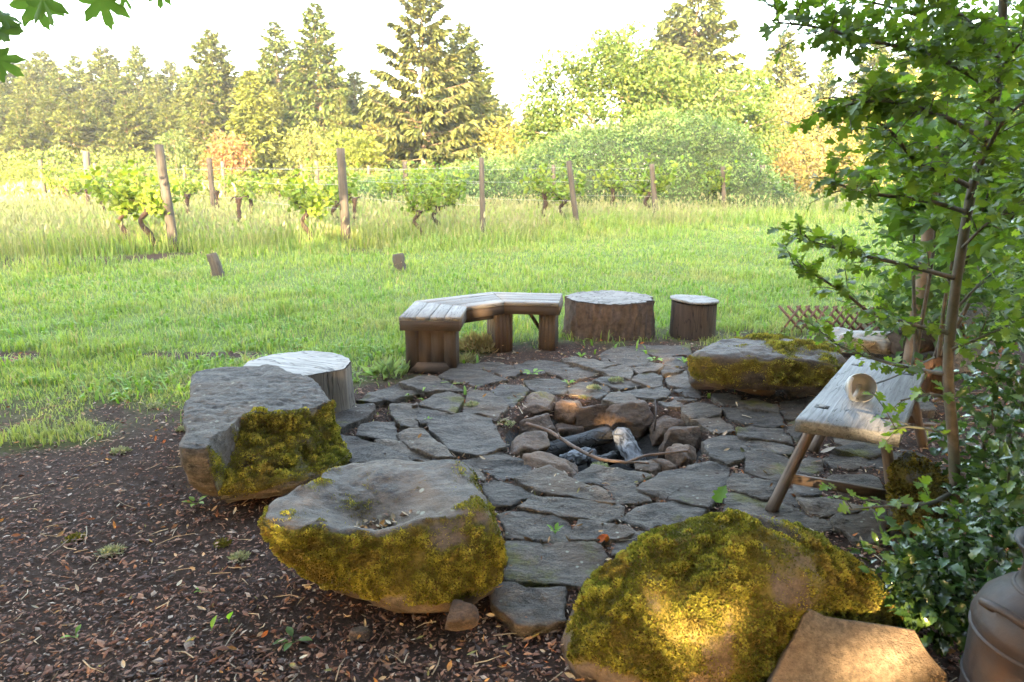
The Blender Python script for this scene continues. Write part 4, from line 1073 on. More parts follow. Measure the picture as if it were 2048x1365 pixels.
# ------------------------------------------------------------------ lattice, log and stones behind the stool
lat = empty('lattice_panel', tuple(P(1640, 665, 0)), 'rust-brown diamond lattice panel leaning low behind the mossy slab', 'lattice')
LA, LB = P(1562, 668, 0.0), P(1800, 672, 0.0); ud = norm(LB - LA); W_ = np.linalg.norm(LB - LA); Hh = 0.26; vd = norm(A([0.0, 0.45, 0.9]))
for sg in (1, -1):
    for k in range(-3, 16):
        x0 = k * 0.085 * (W_ / 1.1); sl = 0.20
        a, b = (x0, 0.0), (x0 + sl, Hh)
        if sg < 0: a, b = (x0 + sl, 0.0), (x0, Hh)
        if min(a[0], b[0]) < -0.02 or max(a[0], b[0]) > W_: continue
        pa_, pb_ = LA + ud * a[0] + vd * a[1], LA + ud * b[0] + vd * b[1]
        o_ = np.cross(ud, vd) * (0.0065 * sg); V, F = tube([pa_ + o_ + A([0, 0, .02]), pb_ + o_ + A([0, 0, .02])], 0.0135, 4)
        obj('slat', V, F, M_RUST, lat)
log_obj('split_log', P(1652, 672, 0.10), P(1790, 690, 0.12), 0.12, 0.13, 71, M_STUMPTOP, 'pale split log lying behind the mossy slab', 'log', chunky=0.18, squash=0.7, sides=26)
log_obj('split_log', P(1796, 690, 0.15), P(1880, 668, 0.16), 0.14, 0.15, 72, M_BARK_DK, 'thick dark log with a mossy top behind the plank bench', 'log', chunky=0.1, sides=26)
def placed_rock(name, label, c, size, seed, mat, rz=0.0, rx=0.0, soft=14, rough=0.05, cat='stone'):
    V, F = facet_rock(size, seed, 10, soft, rough); V = rotz(rotx(V, rx), rz) + A(c)
    return tag(obj(name, V, F, mat, smooth=True, attrs={'moss': np.zeros(len(V))}), label, cat)
f = P(1722, 716, 0.02); placed_rock('pale_stone', 'pale white-grey block of stone between mossy slab and plank bench', (f[0], f[1] + 0.13, 0.11), (0.36, 0.26, 0.2), 905, M_PALE, 0.1)
f = P(1958, 735, 0.05)
ls_root = empty('leaning_slab', (f[0], f[1], 0), 'upright grey slab with rusty round lichens in the right undergrowth', 'stone slab')
q = A([[-0.20, 0.0], [0.2, 0.02], [0.24, 0.25], [0.14, 0.50], [0.03, 0.55], [-0.10, 0.42], [-0.22, 0.2]]); V, F = prism(resample(q, 0.03), -0.05, 0.05, 0.012)
Vw = np.c_[f[0] + V[:, 0], f[1] + 0.02 + V[:, 1] * 0.35 - V[:, 2] * 0.9, V[:, 1] * 0.95 + V[:, 2] * 0.3]
Vw = Vw + 0.006 * np.c_[fbm(Vw * 12, 3, 1), fbm(Vw * 12, 3, 2), fbm(Vw * 12, 3, 3)]
obj('slab', Vw, F, M_LICH, ls_root, attrs={'moss': np.zeros(len(Vw))})
for k in range(26):
    u_, v_ = rng.uniform(-0.14, 0.12), rng.uniform(0.24, 0.5)
    if rng.random() < 0.3: u_, v_ = rng.uniform(-0.1, 0.2), rng.uniform(0.1, 0.3)
    if not in_poly(A([[u_, v_]]), q * 0.92 + 0.01)[0]: continue
    r_ = rng.uniform(0.008, 0.02); th = np.linspace(0, 2 * np.pi, 10, endpoint=False); w2 = 0.052
    Vk = np.concatenate([np.c_[u_ + s * r_ * np.cos(th), v_ + s * r_ * np.sin(th), np.full(10, w2 + hh)] for s, hh in ((1.0, -0.002), (0.8, 0.006), (0.35, 0.004), (0.02, 0.003))])
    Vk[:, :2] += rng.normal(0, 0.0012, (40, 2))
    Vk = np.c_[f[0] + Vk[:, 0], f[1] + 0.02 + Vk[:, 1] * 0.35 - Vk[:, 2] * 0.9, Vk[:, 1] * 0.95 + Vk[:, 2] * 0.3]
    obj('lichen', Vk, grid_faces(10, 4, True), M_LICHEN, ls_root, smooth=True)
rs = [P(1828, 722, 0.44), P(1888, 716, 0.50), P(1892, 792, 0.20), P(1838, 786, 0.24)]
mbr = MB(); nu = 7
gridp = A([[ (rs[0] * (1 - u_) + rs[1] * u_) * (1 - v_) + (rs[3] * (1 - u_) + rs[2] * u_) * v_ + A([0, 0.03 * math.sin(9 * u_ + 3 * v_), 0.012 * math.sin(14 * u_)]) for u_ in np.linspace(0, 1, nu)] for v_ in np.linspace(0, 1, nu)]).reshape(-1, 3)
mbr.add(gridp, grid_faces(nu, nu)); mbr.add(gridp + A([0.004, 0.008, -0.002]), grid_faces(nu, nu)[:, ::-1])
tag(mbr.obj('rusty_sheet', M_RUST_D, smooth=True), 'bent rusty brown sheet at the far end of the plank bench', 'metal sheet')
for k in range(9):
    a = P(1880 + rng.uniform(-20, 110), 850 - rng.uniform(0, 100), 0.05 + 0.02 * k); d = norm(A([rng.uniform(-1, 1), rng.uniform(-.6, .6), rng.uniform(-.1, .15)])); L = rng.uniform(0.25, 0.55)
    p_ = smooth_path([a - d * L / 2, a + rng.normal(0, 0.02, 3), a + d * L / 2], 10); V, F = tube(p_, np.linspace(rng.uniform(.006, .014), .004, len(p_)), 6)
    tag(obj('stick', V, F, M_TWIG, smooth=True), 'dry brown stick in the pile right of the plank bench', 'stick', 'sticks piled under the shrubs')
# mossy old stump under the shrubs
V, F = facet_rock((0.30, 0.26, 0.42), 931, 12, 10, 0.16, base=ICO4); f = P(1862, 1105, 0.0); V = V + A([f[0], f[1] + 0.08, 0.16])
mossy_boulder('mossy_stump', 'brown rotting stump furred with moss beneath the right-hand shrub', V, F, M_BOULD, lambda p, n: np.clip(0.75 + fbm(p * 8, 3, 5) * 0.6, 0, 1), 60000, 77, length=(0.008, 0.02), hue=MOSS_COL * A([0.75, 0.62, 0.7]))['category'] = 'stump'

# ------------------------------------------------------------------ leaf shapes
def strip_leaf(xs_, ys_, fold=0.22, curl=0.18):
    xs_, ys_ = A(xs_, float), A(ys_, float); n = len(xs_)
    z = lambda x, y: fold * np.abs(y) - curl * x ** 2
    mid_ = np.c_[xs_, xs_ * 0, z(xs_, 0)]; L = np.c_[xs_, ys_, z(xs_, ys_)]; Rr = np.c_[xs_, -ys_, z(xs_, ys_)]
    V = np.concatenate([mid_, L, Rr]); k = np.arange(n - 1)
    return V, [np.concatenate([np.stack([k, k + 1, n + k + 1, n + k], 1), np.stack([k + 1, k, 2 * n + k, 2 * n + k + 1], 1)])]
HAW = strip_leaf([0, .2, .30, .42, .47, .62, .74, .77, .9, 1.0], [.012, .05, .38, .42, .17, .35, .33, .13, .16, .0])
HOLLY = strip_leaf([0, .1, .3, .42, .55, .68, .85, 1], [.01, .28, .2, .36, .2, .26, .09, 0], 0.35, 0.3)
SIMPLE = (A([[0, 0, 0], [.5, .3, .1], [1, 0, -.12], [.5, -.3, .1]]), [A([[0, 2, 1], [0, 3, 2]])])
def polar_leaf(angs, rads, c=(0.38, 0.0), curl=0.15):
    a = A(angs, float); r_ = A(rads, float); a = np.r_[a, -a[::-1][(1 if angs[-1] == math.pi else 0):-1]] if False else a
    half = np.c_[c[0] + r_ * np.cos(a), r_ * np.sin(a)]; oth = half[::-1] * A([1, -1])
    oth = oth[(np.abs(oth[:, 1]) > 1e-6)]
    O = np.concatenate([half, oth]); O = np.c_[O, -curl * ((O[:, 0] - c[0]) ** 2 + O[:, 1] ** 2) + 0.05 * np.sin(6 * np.arctan2(O[:, 1], O[:, 0] - c[0]))]
    V = np.concatenate([[[c[0], 0, 0.04]], O]); n = len(O); k = np.arange(n)
    return V, [np.stack([np.zeros(n, int), 1 + k, 1 + (k + 1) % n], 1)]
MAPLE = polar_leaf(np.radians([0, 7, 10, 15, 22, 30, 37, 44, 48, 55, 63, 70, 82, 92, 99, 106, 118, 132, 150, 172]), [.64, .52, .54, .42, .25, .40, .43, .58, .60, .50, .45, .26, .38, .47, .50, .42, .36, .40, .33, .37])
VINELEAF = polar_leaf(np.radians([0, 20, 35, 55, 75, 100, 130, 170]), [.55, .42, .36, .5, .38, .46, .42, .33], curl=0.35)

def leaf_cloud(base, pos, dirs, nrms, size, cols, name, mat, parent=None, **kw):
    V, F, k = scatter(base[0], base[1], pos, frames(dirs, nrms), size)
    return obj(name, V, F, mat, parent, col=np.repeat(cols, k, 0), **kw)

def vary(col, n, r, amt=0.2, alt=None, frac=0.2):
    c = np.tile(A(col, float), (n, 1)) * r.uniform(1 - amt, 1 + amt, (n, 1)) * r.uniform(1 - amt * .3, 1 + amt * .3, (n, 3))
    if alt is not None:
        m = r.random(n) < frac; c[m] = A(alt) * r.uniform(1 - amt, 1 + amt, (m.sum(), 1))
    return c

# ------------------------------------------------------------------ hawthorn at the right edge
def branch_px(pts): return A([PY(x, y, d) for x, y, d in pts])
haw = empty('hawthorn_tree', tuple(PY(1918, 1130, 2.38) * A([1, 1, 0])), 'slender hawthorn with small lobed leaves overhanging the right side', 'tree')
trunk = smooth_path(branch_px([(1922, 1150, 2.38), (1912, 1000, 2.40), (1906, 880, 2.41), (1896, 740, 2.43), (1908, 600, 2.46), (1926, 480, 2.47), (1944, 380, 2.48), (1972, 270, 2.50), (1996, 170, 2.50), (2004, 60, 2.5), (2010, -160, 2.52)]), 60)
V, F = tube(trunk, np.linspace(0.0205, 0.013, len(trunk)) * (1 + 0.06 * vnoise(trunk * 14, 2)), 12); obj('trunk', V, F, M_BARK, haw, smooth=True)
BR = [
    [(1890, 748, 2.43), (1850, 742, 2.5), (1781, 728, 2.6), (1696, 700, 2.7), (1650, 672, 2.75), (1628, 655, 2.8)],
    [(1893, 665, 2.44), (1842, 655, 2.42), (1793, 640, 2.40), (1735, 623, 2.38), (1686, 584, 2.36), (1640, 556, 2.35), (1583, 530, 2.32)],
    [(1906, 556, 2.46), (1827, 535, 2.40), (1741, 515, 2.34), (1676, 498, 2.30), (1594, 479, 2.26)],
    [(1930, 424, 2.47), (1861, 404, 2.4), (1782, 393, 2.34), (1717, 383, 2.3), (1660, 362, 2.28)],
    [(1938, 373, 2.48), (1882, 345, 2.4), (1837, 328, 2.3), (1793, 274, 2.2), (1741, 240, 2.15), (1676, 232, 2.1)],
    [(1991, 191, 2.5), (1957, 161, 2.42), (1885, 120, 2.3), (1810, 96, 2.2), (1707, 75, 2.1), (1640, 58, 2.05), (1560, 48, 2.0)],
    [(1985, 215, 2.5), (1930, 113, 2.5), (1895, 62, 2.5), (1820, 27, 2.5), (1740, 5, 2.45), (1650, -20, 2.4)],
    [(1892, 866, 2.42), (1827, 855, 2.3), (1779, 859, 2.25)],
    [(1898, 990, 2.40), (1850, 1010, 2.2), (1780, 1012, 2.1), (1700, 1016, 2.0)],
    [(1935, 400, 2.48), (1975, 300, 2.3), (2010, 240, 2.2), (2060, 200, 2.1)],
    [(1990, 170, 2.5), (2020, 110, 2.3), (2070, 60, 2.2)],
    [(1970, 280, 2.5), (1900, 240, 2.2), (1830, 215, 2.05), (1760, 200, 1.95), (1690, 215, 1.9)],
    [(1998, 120, 2.5), (1930, 40, 2.2), (1860, -10, 2.0), (1780, -40, 1.9)],
    [(1920, 500, 2.47), (1985, 440, 2.3), (2050, 420, 2.2)],
    [(1902, 800, 2.42), (1860, 790, 2.3), (1800, 800, 2.2)],
    [(1910, 620, 2.46), (1970, 560, 2.5), (2040, 520, 2.5)],
    [(1900, 700, 2.44), (1950, 680, 2.3), (2040, 640, 2.2)],
]
r = np.random.default_rng(5); lp_, ld_, ln_ = [], [], []
for bi, b in enumerate(BR):
    p = smooth_path(branch_px(b), 40); L = np.linalg.norm(np.diff(p, axis=0), axis=1).sum()
    p = p + 0.006 * np.c_[vnoise(p * 9, bi), vnoise(p * 9, bi + 40), vnoise(p * 9, bi + 80)] * np.linspace(0, 1, len(p))[:, None]
    V, F = tube(p, np.linspace(0.0095 if L > 0.4 else 0.006, 0.0025, len(p)), 7)
    bo = obj('branch', V, F, M_BARK, haw, smooth=True); tw = MB()
    t = norm(np.gradient(p, axis=0)); nt_ = int(L / (0.030 if bi in (5, 6, 10, 11, 12) else (0.09 if bi in (7, 8, 14) else 0.036)))
    for k in range(nt_):
        i = int(len(p) * (0.12 + 0.88 * (k + r.random()) / nt_)); i = min(i, len(p) - 1)
        side = norm(np.cross(t[i], A([0, 0, 1]))) * (1 if k % 2 else -1)
        d = norm(t[i] * r.uniform(0.5, 1.0) + side * r.uniform(0.3, 1.0) + A([0, 0, r.uniform(-0.35, 0.6)]) + r.normal(0, 0.25, 3))
        l = r.uniform(0.05, 0.17); q = smooth_path([p[i], p[i] + d * l * 0.5 + A([0, 0, 0.008]), p[i] + d * l], 6)
        tw.add(*tube(q, np.linspace(0.0022, 0.0012, len(q)), 4, cap=False))
        m = r.integers(4, 8) if bi in (5, 6, 10, 11, 12) else (r.integers(5, 9) if bi < 4 else r.integers(3, 7))
        for j in range(m):
            s = (j + 0.6) / m; c = p[i] + d * l * s
            ld = norm(d * 0.7 + norm(np.cross(d, r.normal(size=3))) * 0.9 + A([0, 0, -0.15])); lp_.append(c); ld_.append(ld)
            ln_.append(norm(A([0, 0, 1.0]) + r.normal(0, 0.45, 3)))
    if tw.n: tw.obj('twigs', M_BARK, bo)['kind'] = 'stuff'
# denser leaves in the shaded upper right crown
for (x, y, d, rx, ry, rd, m) in ((1850, 60, 2.2, 130, 70, 0.35, 150), (1960, 110, 2.3, 110, 120, 0.4, 190), (1700, 60, 2.1, 90, 60, 0.25, 70), (2000, 330, 2.3, 60, 130, 0.35, 150), (1880, 260, 2.4, 100, 80, 0.3, 50), (2020, 560, 2.3, 45, 140, 0.3, 130), (1760, 190, 2.0, 90, 50, 0.2, 110), (1830, 330, 2.3, 110, 60, 0.25, 90), (1750, 300, 2.2, 90, 60, 0.25, 70)):
    for k in range(m):
        u_ = rand_dirs(1, r)[0] * r.random() ** 0.5; lp_.append(PY(x + u_[0] * rx, y + u_[1] * ry, d + u_[2] * rd))
        ld_.append(norm(r.normal(size=3) * A([1, 1, 0.5]))); ln_.append(norm(A([0, 0, 1.0]) + r.normal(0, 0.5, 3)))
lp_, ld_, ln_ = A(lp_), A(ld_), A(ln_); n = len(lp_)
sz = r.uniform(0.032, 0.055, n); cols = vary((0.095, 0.155, 0.02), n, r, 0.3, (0.16, 0.23, 0.03), 0.28)
dist = lp_ @ A([0, CP, -SP]); inpx = np.abs(lp_[:, 0] / np.maximum(lp_[:, 1], .1)) < 0.80
score = sz / np.maximum(dist, .5) * inpx + r.random(n) * 0.004
bigi = np.argsort(-score)[:300]; rest = np.setdiff1d(np.arange(n), bigi)
fo = leaf_cloud(HAW, lp_[rest], ld_[rest], ln_[rest], sz[rest], cols[rest], 'foliage', M_LEAF, haw); fo['kind'] = 'stuff'
lmesh = [new_mesh('leaf', HAW[0], HAW[1], [M_LEAF], col=np.tile(c, (len(HAW[0]), 1))) for c in ((0.075, 0.13, 0.017), (0.095, 0.16, 0.02), (0.065, 0.115, 0.016), (0.14, 0.21, 0.027))]
fr = frames(ld_, ln_); hl = A(haw.location)
for i in bigi:
    o = bpy.data.objects.new('leaf', lmesh[i % 4]); COL.objects.link(o); o.parent = haw
    M4 = Matrix(fr[i].tolist()).to_4x4(); o.matrix_local = Matrix.Translation(Vector(lp_[i] - hl)) @ M4 @ Matrix.Scale(sz[i], 4)

# ------------------------------------------------------------------ shrubs at the right
def shrub(name, label, base, blobs, leaf, size, col, alt, seed, mat, stems=8, cat='shrub', updir=0.5, group=None, stem_r=0.012):
    r = np.random.default_rng(seed); root = empty(name, base, label, cat, group); st = MB(); Ps = []; Ds = []; b0 = A(base, float)
    for (c, rad, m) in blobs:
        c, rad = A(c, float), A(rad, float); u_ = rand_dirs(m, r) * (r.random((m, 1)) ** 0.4)
        lump = 1 + 0.35 * fbm(u_ * 2.2 + seed, 3, seed)[:, None]
        Ps.append(c + u_ * rad * lump); Ds.append(norm(u_ * A([1, 1, 0.6]) + r.normal(0, 0.55, (m, 3))))
        for k in range(max(1, stems // len(blobs))):
            tip = c + rand_dirs(1, r)[0] * rad * 0.7; a = b0 + A([r.normal(0, 0.05), r.normal(0, 0.05), 0]) + (A([c[0], c[1], 0]) - A([b0[0], b0[1], 0])) * 0.35
            q = smooth_path([a, (a + tip) / 2 + r.normal(0, 0.05, 3) * np.linalg.norm(rad), tip], 10); st.add(*tube(q, np.linspace(stem_r, stem_r * 0.3, len(q)), 6, cap=False))
    Ps, Ds = np.concatenate(Ps), np.concatenate(Ds); ok = Ps[:, 2] > 0.015; Ps, Ds = Ps[ok], Ds[ok]; n = len(Ps)
    st.obj('stems', M_BARK, root, smooth=True)
    N = norm(A([0, 0, updir]) + r.normal(0, 0.5, (n, 3)) + Ds * 0.5)
    o = leaf_cloud(leaf, Ps, Ds, N, r.uniform(size[0], size[1], n), vary(col, n, r, 0.3, alt, 0.25), 'foliage', mat, root); o['kind'] = 'stuff'
    return root
def at(px, py, d): return PY(px, py, d)
shrub('holly_shrub', 'dark glossy-leaved evergreen shrub filling the lower right edge', tuple(P(1990, 1000, 0)), [(at(2050, 860, 2.45), (0.22, 0.3, 0.33), 650), (at(2060, 640, 2.6), (0.2, 0.3, 0.38), 450), (at(2010, 1000, 2.25), (0.13, 0.2, 0.2), 330), (at(2060, 1020, 2.0), (0.17, 0.2, 0.22), 300)], HOLLY, (0.035, 0.06), (0.045, 0.085, 0.022), (0.075, 0.13, 0.03), 21, M_GLOSSY, 14)
shrub('ivy_patch', 'low glossy ivy creeping between the domed boulder and the milk can', tuple(P(1860, 1180, 0)), [(at(1850, 1130, 1.95), (0.17, 0.15, 0.12), 330), (at(1930, 1180, 1.85), (0.18, 0.16, 0.14), 330), (at(1790, 1185, 1.95), (0.10, 0.1, 0.07), 110), (at(1960, 1090, 2.0), (0.15, 0.15, 0.16), 240), (at(1870, 1230, 1.82), (0.12, 0.1, 0.07), 120)], HOLLY, (0.03, 0.055), (0.04, 0.08, 0.022), (0.08, 0.14, 0.03), 22, M_GLOSSY, 10, 'ivy', 0.9)
shrub('maple_sapling', 'young maple with broad bright leaves behind the hawthorn', tuple(PY(1850, 600, 5.2) * A([1, 1, 0])), [(at(1940, 290, 4.2), (0.5, 0.5, 0.45), 110), (at(1900, 420, 4.4), (0.5, 0.5, 0.3), 80), (at(2010, 200, 4.0), (0.45, 0.5, 0.5), 100), (at(2000, 430, 3.8), (0.45, 0.5, 0.4), 100), (at(1830, 330, 4.8), (0.4, 0.4, 0.3), 45)], MAPLE, (0.11, 0.2), (0.09, 0.16, 0.025), (0.15, 0.23, 0.03), 23, M_LEAF, 5, 'tree', 0.8, stem_r=0.018)
for k, (base, blobs, lb) in enumerate((((3.9, 5.6, 0), [((3.9, 5.6, 1.0), (0.9, 0.8, 0.9), 1500), ((4.3, 5.2, 2.2), (1.0, 0.9, 1.0), 1500), ((3.3, 5.3, 0.45), (0.5, 0.5, 0.35), 420)], 'dense green shrub behind the upright lichen slab'),
                                      ((3.3, 3.4, 0), [((3.5, 3.5, 0.8), (0.5, 0.7, 0.75), 900), ((3.4, 3.3, 2.0), (0.5, 0.8, 0.9), 700)], 'dark leafy bush at the far right edge beside the hawthorn'),
                                      ((5.6, 8.2, 0), [((5.6, 8.2, 1.3), (1.3, 1.2, 1.3), 1500), ((6.2, 8.0, 3.0), (1.4, 1.3, 1.2), 1400), ((5.0, 7.7, 0.5), (0.7, 0.6, 0.45), 400)], 'broad shrub at the lawn edge seen through the hawthorn leaves'))):
    shrub('leafy_shrub', lb, base, blobs, HAW if k == 1 else SIMPLE, ((0.05, 0.08) if k == 1 else (0.07, 0.13)), (0.055, 0.10, 0.02), (0.11, 0.17, 0.03), 30 + k, M_LEAF, 10, stem_r=0.02)
tr2 = smooth_path([PY(1838, 600, 5.2) * A([1, 1, 0]), PY(1845, 560, 5.2), PY(1858, 450, 5.15), PY(1872, 340, 5.0), PY(1890, 200, 4.9)], 20)
V, F = tube(tr2, np.linspace(0.055, 0.03, len(tr2)), 10); tag(obj('bare_trunk', V, F, M_TRUNK, smooth=True), 'slim pinkish-brown tree trunk standing behind the hawthorn', 'trunk')

# ------------------------------------------------------------------ grass
def grass_blades(xy, h, w, lean, col, r, tipc=1.25):
    n = len(xy); a = r.uniform(0, 2 * np.pi, n); d = np.c_[np.cos(a), np.sin(a)]; s = np.c_[-np.sin(a), np.cos(a)]
    z0 = ground_z(xy[:, 0], xy[:, 1]) - 0.01
    out = np.zeros((n, 5, 3)); le = (lean * h)[:, None]
    m1 = xy + d * le * 0.3; tip = xy + d * le
    out[:, 0, :2] = xy - s * w[:, None] / 2; out[:, 1, :2] = xy + s * w[:, None] / 2
    out[:, 2, :2] = m1 + s * w[:, None] * 0.42; out[:, 3, :2] = m1 - s * w[:, None] * 0.42; out[:, 4, :2] = tip
    out[:, :2, 2] = z0[:, None]; out[:, 2:4, 2] = (z0 + h * 0.6)[:, None]; out[:, 4, 2] = z0 + h * np.maximum(1 - 0.35 * lean, 0.45)
    k = (np.arange(n) * 5)[:, None]
    C = np.repeat(col[:, None], 5, 1) * A([0.88, 0.88, 1.0, 1.0, tipc])[None, :, None]
    return out.reshape(-1, 3), [k + A([[0, 1, 2, 3]]), k + A([[3, 2, 4]])], C.reshape(-1, 3)

def in_view(x, y, pad=0.6): return np.abs(x) < 0.80 * y + pad

def place(n, y0, y1, r, power=1.0):
    """random points in the fan the camera sees, denser near it"""
    u_ = r.random(n); y = y0 * (y1 / y0) ** u_ if power else y0 + (y1 - y0) * u_
    x = (r.random(n) * 2 - 1) * (0.80 * y + 1.3); return x, y
gm = MB(); r = np.random.default_rng(15)
x, y = place(285000, 3.5, 24.0, r)
dens = (1 - sstep(0.25, 0.9, mulch_mask(x, y))) * (0.72 + 0.4 * n2(x, y, 0.9, 31))
keep = r.random(len(x)) < np.maximum(dens, 0.02 * (y > 3.9) * (x < -0.5)); keep &= ~((x > -0.6) & (x < 0.5) & (y > 5.0) & (y < 5.75) & (r.random(len(x)) < 0.75))
x, y = x[keep], y[keep]
fy = front_y(x); tall = sstep(-3.2, 1.2, y - fy + 1.6 * n2(x, y, 0.55, 9)) ** 1.5; pat = n2(x, y, 1.1, 21); fine_ = n2(x, y, 5, 22)
h = (0.035 + 0.045 * r.random(len(x)) + 0.07 * np.clip(pat, 0, 1)) * (1 + 0.45 * fine_) * (0.7 + 0.3 * sstep(4.2, 6, y))
h = h * (1 - tall) + tall * (0.20 + 0.35 * r.random(len(x)) ** 1.5)
tuft = (fine_ > 0.55) & (tall < 0.5); h[tuft] *= 1.5
w = (0.0042 + 0.0009 * y) * r.uniform(0.7, 1.2, len(x))
green = A([0.17, 0.255, 0.06]); lime = A([0.25, 0.30, 0.07]); straw = A([0.30, 0.25, 0.12]); blue = A([0.10, 0.18, 0.055])
wq = np.clip(0.5 + 0.6 * n2(x, y, 0.6, 41), 0, 1)[:, None]
col = green * (1 - wq) + lime * wq; rr_ = r.random(len(x)); col[rr_ < 0.08] = straw; col[(rr_ > 0.08) & (rr_ < 0.2)] = blue
dry = sstep(0.15, 0.7, n2(x, y, 0.8, 77) + 0.15 * tall - 0.15)[:, None]; col = col * (1 - 0.45 * dry) + straw * 0.45 * dry
col = col * r.uniform(0.75, 1.25, (len(x), 1))
gm.add(*(lambda t: (t[0], t[1], t[2]))(grass_blades(np.c_[x, y], h, w, r.uniform(0.15, 0.8, len(x)), col, r)))
bx, by = place(26000, 4.3, 16.0, r); kb = (n2(bx, by, 1.3, 51) > 0.22) & (r.random(len(bx)) > mulch_mask(bx, by) * 0.9); bx, by = bx[kb], by[kb]; n = len(bx)
gm.add(*grass_blades(np.c_[bx, by], r.uniform(0.06, 0.13, n), r.uniform(0.012, 0.026, n), r.uniform(0.5, 1.2, n), np.where((r.random(n) < .5)[:, None], A([0.11, 0.215, 0.03]), A([0.17, 0.27, 0.04])) * r.uniform(.75, 1.2, (n, 1)), r))
tag(gm.obj('grass', M_GRASS, loc=(0, 0, 0)), 'green lawn and meadow grass between the fire pit and vineyard', 'grass', kind='stuff')
# tall seeding meadow grass among the vines
x, y = place(80000, 11.0, 34.0, r); fy = front_y(x); keep = r.random(len(x)) < sstep(-0.8, 2.2, y - fy + 1.4 * n2(x, y, 0.6, 14)); x, y = x[keep], y[keep]; n = len(x)
h = r.uniform(0.25, 0.85, n) * (0.8 + 0.35 * n2(x, y, 0.5, 2)); w = 0.004 + 0.0008 * y
pk = np.clip(0.5 + 0.9 * n2(x, y, 0.45, 6), 0, 1)[:, None]
col = A([0.16, 0.23, 0.06]) * (1 - pk) + A([0.23, 0.22, 0.11]) * pk; col = col * r.uniform(0.75, 1.25, (n, 1))
tg = MB(); tg.add(*grass_blades(np.c_[x, y], h, w * 0.8, r.uniform(0.05, 0.4, n), col, r, 1.4))
hd = r.random(n) < 0.3; m = hd.sum(); top = np.c_[x[hd], y[hd], ground_z(x[hd], y[hd]) + h[hd] * 0.9] + np.c_[r.normal(0, 0.04, (m, 2)), np.zeros(m)]
Vh, Fh, k = scatter(SIMPLE[0], SIMPLE[1], top, frames(norm(A([0, 0, 1]) + r.normal(0, 0.3, (m, 3))), rand_dirs(m, r)), np.c_[r.uniform(0.10, 0.2, m), 0.05 + 0.002 * y[hd], np.full(m, 0.05)])
tg.add(Vh, Fh, np.repeat(A([0.23, 0.22, 0.12]) * r.uniform(0.7, 1.2, (m, 1)), k, 0))
tag(tg.obj('tall_grass', M_GRASS, loc=(0, 0, 0)), 'tall pale seeding meadow grass growing between the vine rows', 'grass', kind='stuff')

# ------------------------------------------------------------------ mulch, litter, twigs
def free_of_stones(x, y):
    return np.ones(len(x), bool)
r = np.random.default_rng(25)
def stones_cover(x, y):
    c = np.zeros(len(x), bool); p = np.c_[x, y]
    for w_ in STONE_POLYS:
        lo, hi = w_.min(0), w_.max(0); m = (x > lo[0]) & (x < hi[0]) & (y > lo[1]) & (y < hi[1])
        if m.any(): c[np.where(m)[0]] |= in_poly(p[m], w_)
    return c
n = 118000; y = 1.1 * (6.6 / 1.1) ** r.random(n); x = (r.random(n) * 2 - 1) * (0.80 * y + 1.1)
keep = (r.random(n) < mulch_mask(x, y)) & ~stones_cover(x, y) & (np.hypot(x - PIT[0], y - PIT[1]) > PIT_R * 0.75); x, y = x[keep], y[keep]; n = len(x)
z = ground_z(x, y) + r.uniform(0.001, 0.016, n)
CHIP = (A([[-.5, -.22, 0], [.1, -.36, .04], [.5, .05, 0], [-.1, .34, .05], [0, 0, .24]]), [A([[0, 1, 4], [1, 2, 4], [2, 3, 4], [3, 0, 4]])])
a = r.uniform(0, 2 * np.pi, n); d = np.c_[np.cos(a), np.sin(a), r.normal(0, 0.22, n)]
pal = A([[0.08, 0.031, 0.017], [0.14, 0.06, 0.034], [0.04, 0.017, 0.010], [0.24, 0.12, 0.07], [0.30, 0.22, 0.165], [0.10, 0.07, 0.058]])
ci = r.choice(6, n, p=[.27, .27, .16, .16, .08, .06]); L = r.gamma(2.4, 0.0047, n) + 0.0055
V, F, k = scatter(*CHIP, np.c_[x, y, z], frames(d, norm(A([0, 0, 1]) + r.normal(0, 0.35, (n, 3)))), np.c_[L, L * r.uniform(0.35, 0.8, n), L * 0.7])
tag(obj('mulch', V, F, M_CHIP, loc=(0, 0, 0), col=np.repeat(pal[ci] * r.uniform(0.7, 1.3, (n, 1)), k, 0)), 'dark brown bark mulch chips covering the foreground soil', 'mulch', kind='stuff')
# fallen leaves, on mulch and in the joints
n = 5200; y = 1.5 * (6.5 / 1.5) ** r.random(n); x = (r.random(n) * 2 - 1) * (0.80 * y + 0.3); sc_ = stones_cover(x, y)
keep = (r.random(n) < np.where(sc_, 0.10, mulch_mask(x, y) * np.where(x > -0.9, 0.7, 0.22))) & (np.hypot(x - PIT[0], y - PIT[1]) > 0.36); x, y, sc_ = x[keep], y[keep], sc_[keep]; n = len(x)
z = np.where(sc_, 0.068, ground_z(x, y) + 0.018) + r.uniform(0, 0.006, n)
a = r.uniform(0, 2 * np.pi, n); d = np.c_[np.cos(a), np.sin(a), r.normal(0, 0.2, n)]
LIT = strip_leaf([0, .2, .45, .7, 1], [.02, .18, .26, .2, 0], 0.5, -0.5)
pal = A([[0.30, 0.10, 0.03], [0.36, 0.17, 0.05], [0.33, 0.24, 0.15], [0.16, 0.085, 0.05], [0.42, 0.34, 0.24], [0.22, 0.19, 0.06]]); ci = r.choice(6, n, p=[.16, .16, .24, .26, .12, .06])
L = np.minimum(r.gamma(2.6, 0.006, n) + 0.008, 0.034)
V, F, k = scatter(*LIT, np.c_[x, y, z], frames(d, norm(A([0, 0, 1]) + r.normal(0, 0.5, (n, 3)))), np.c_[L, L * r.uniform(0.5, 1.1, n), L])
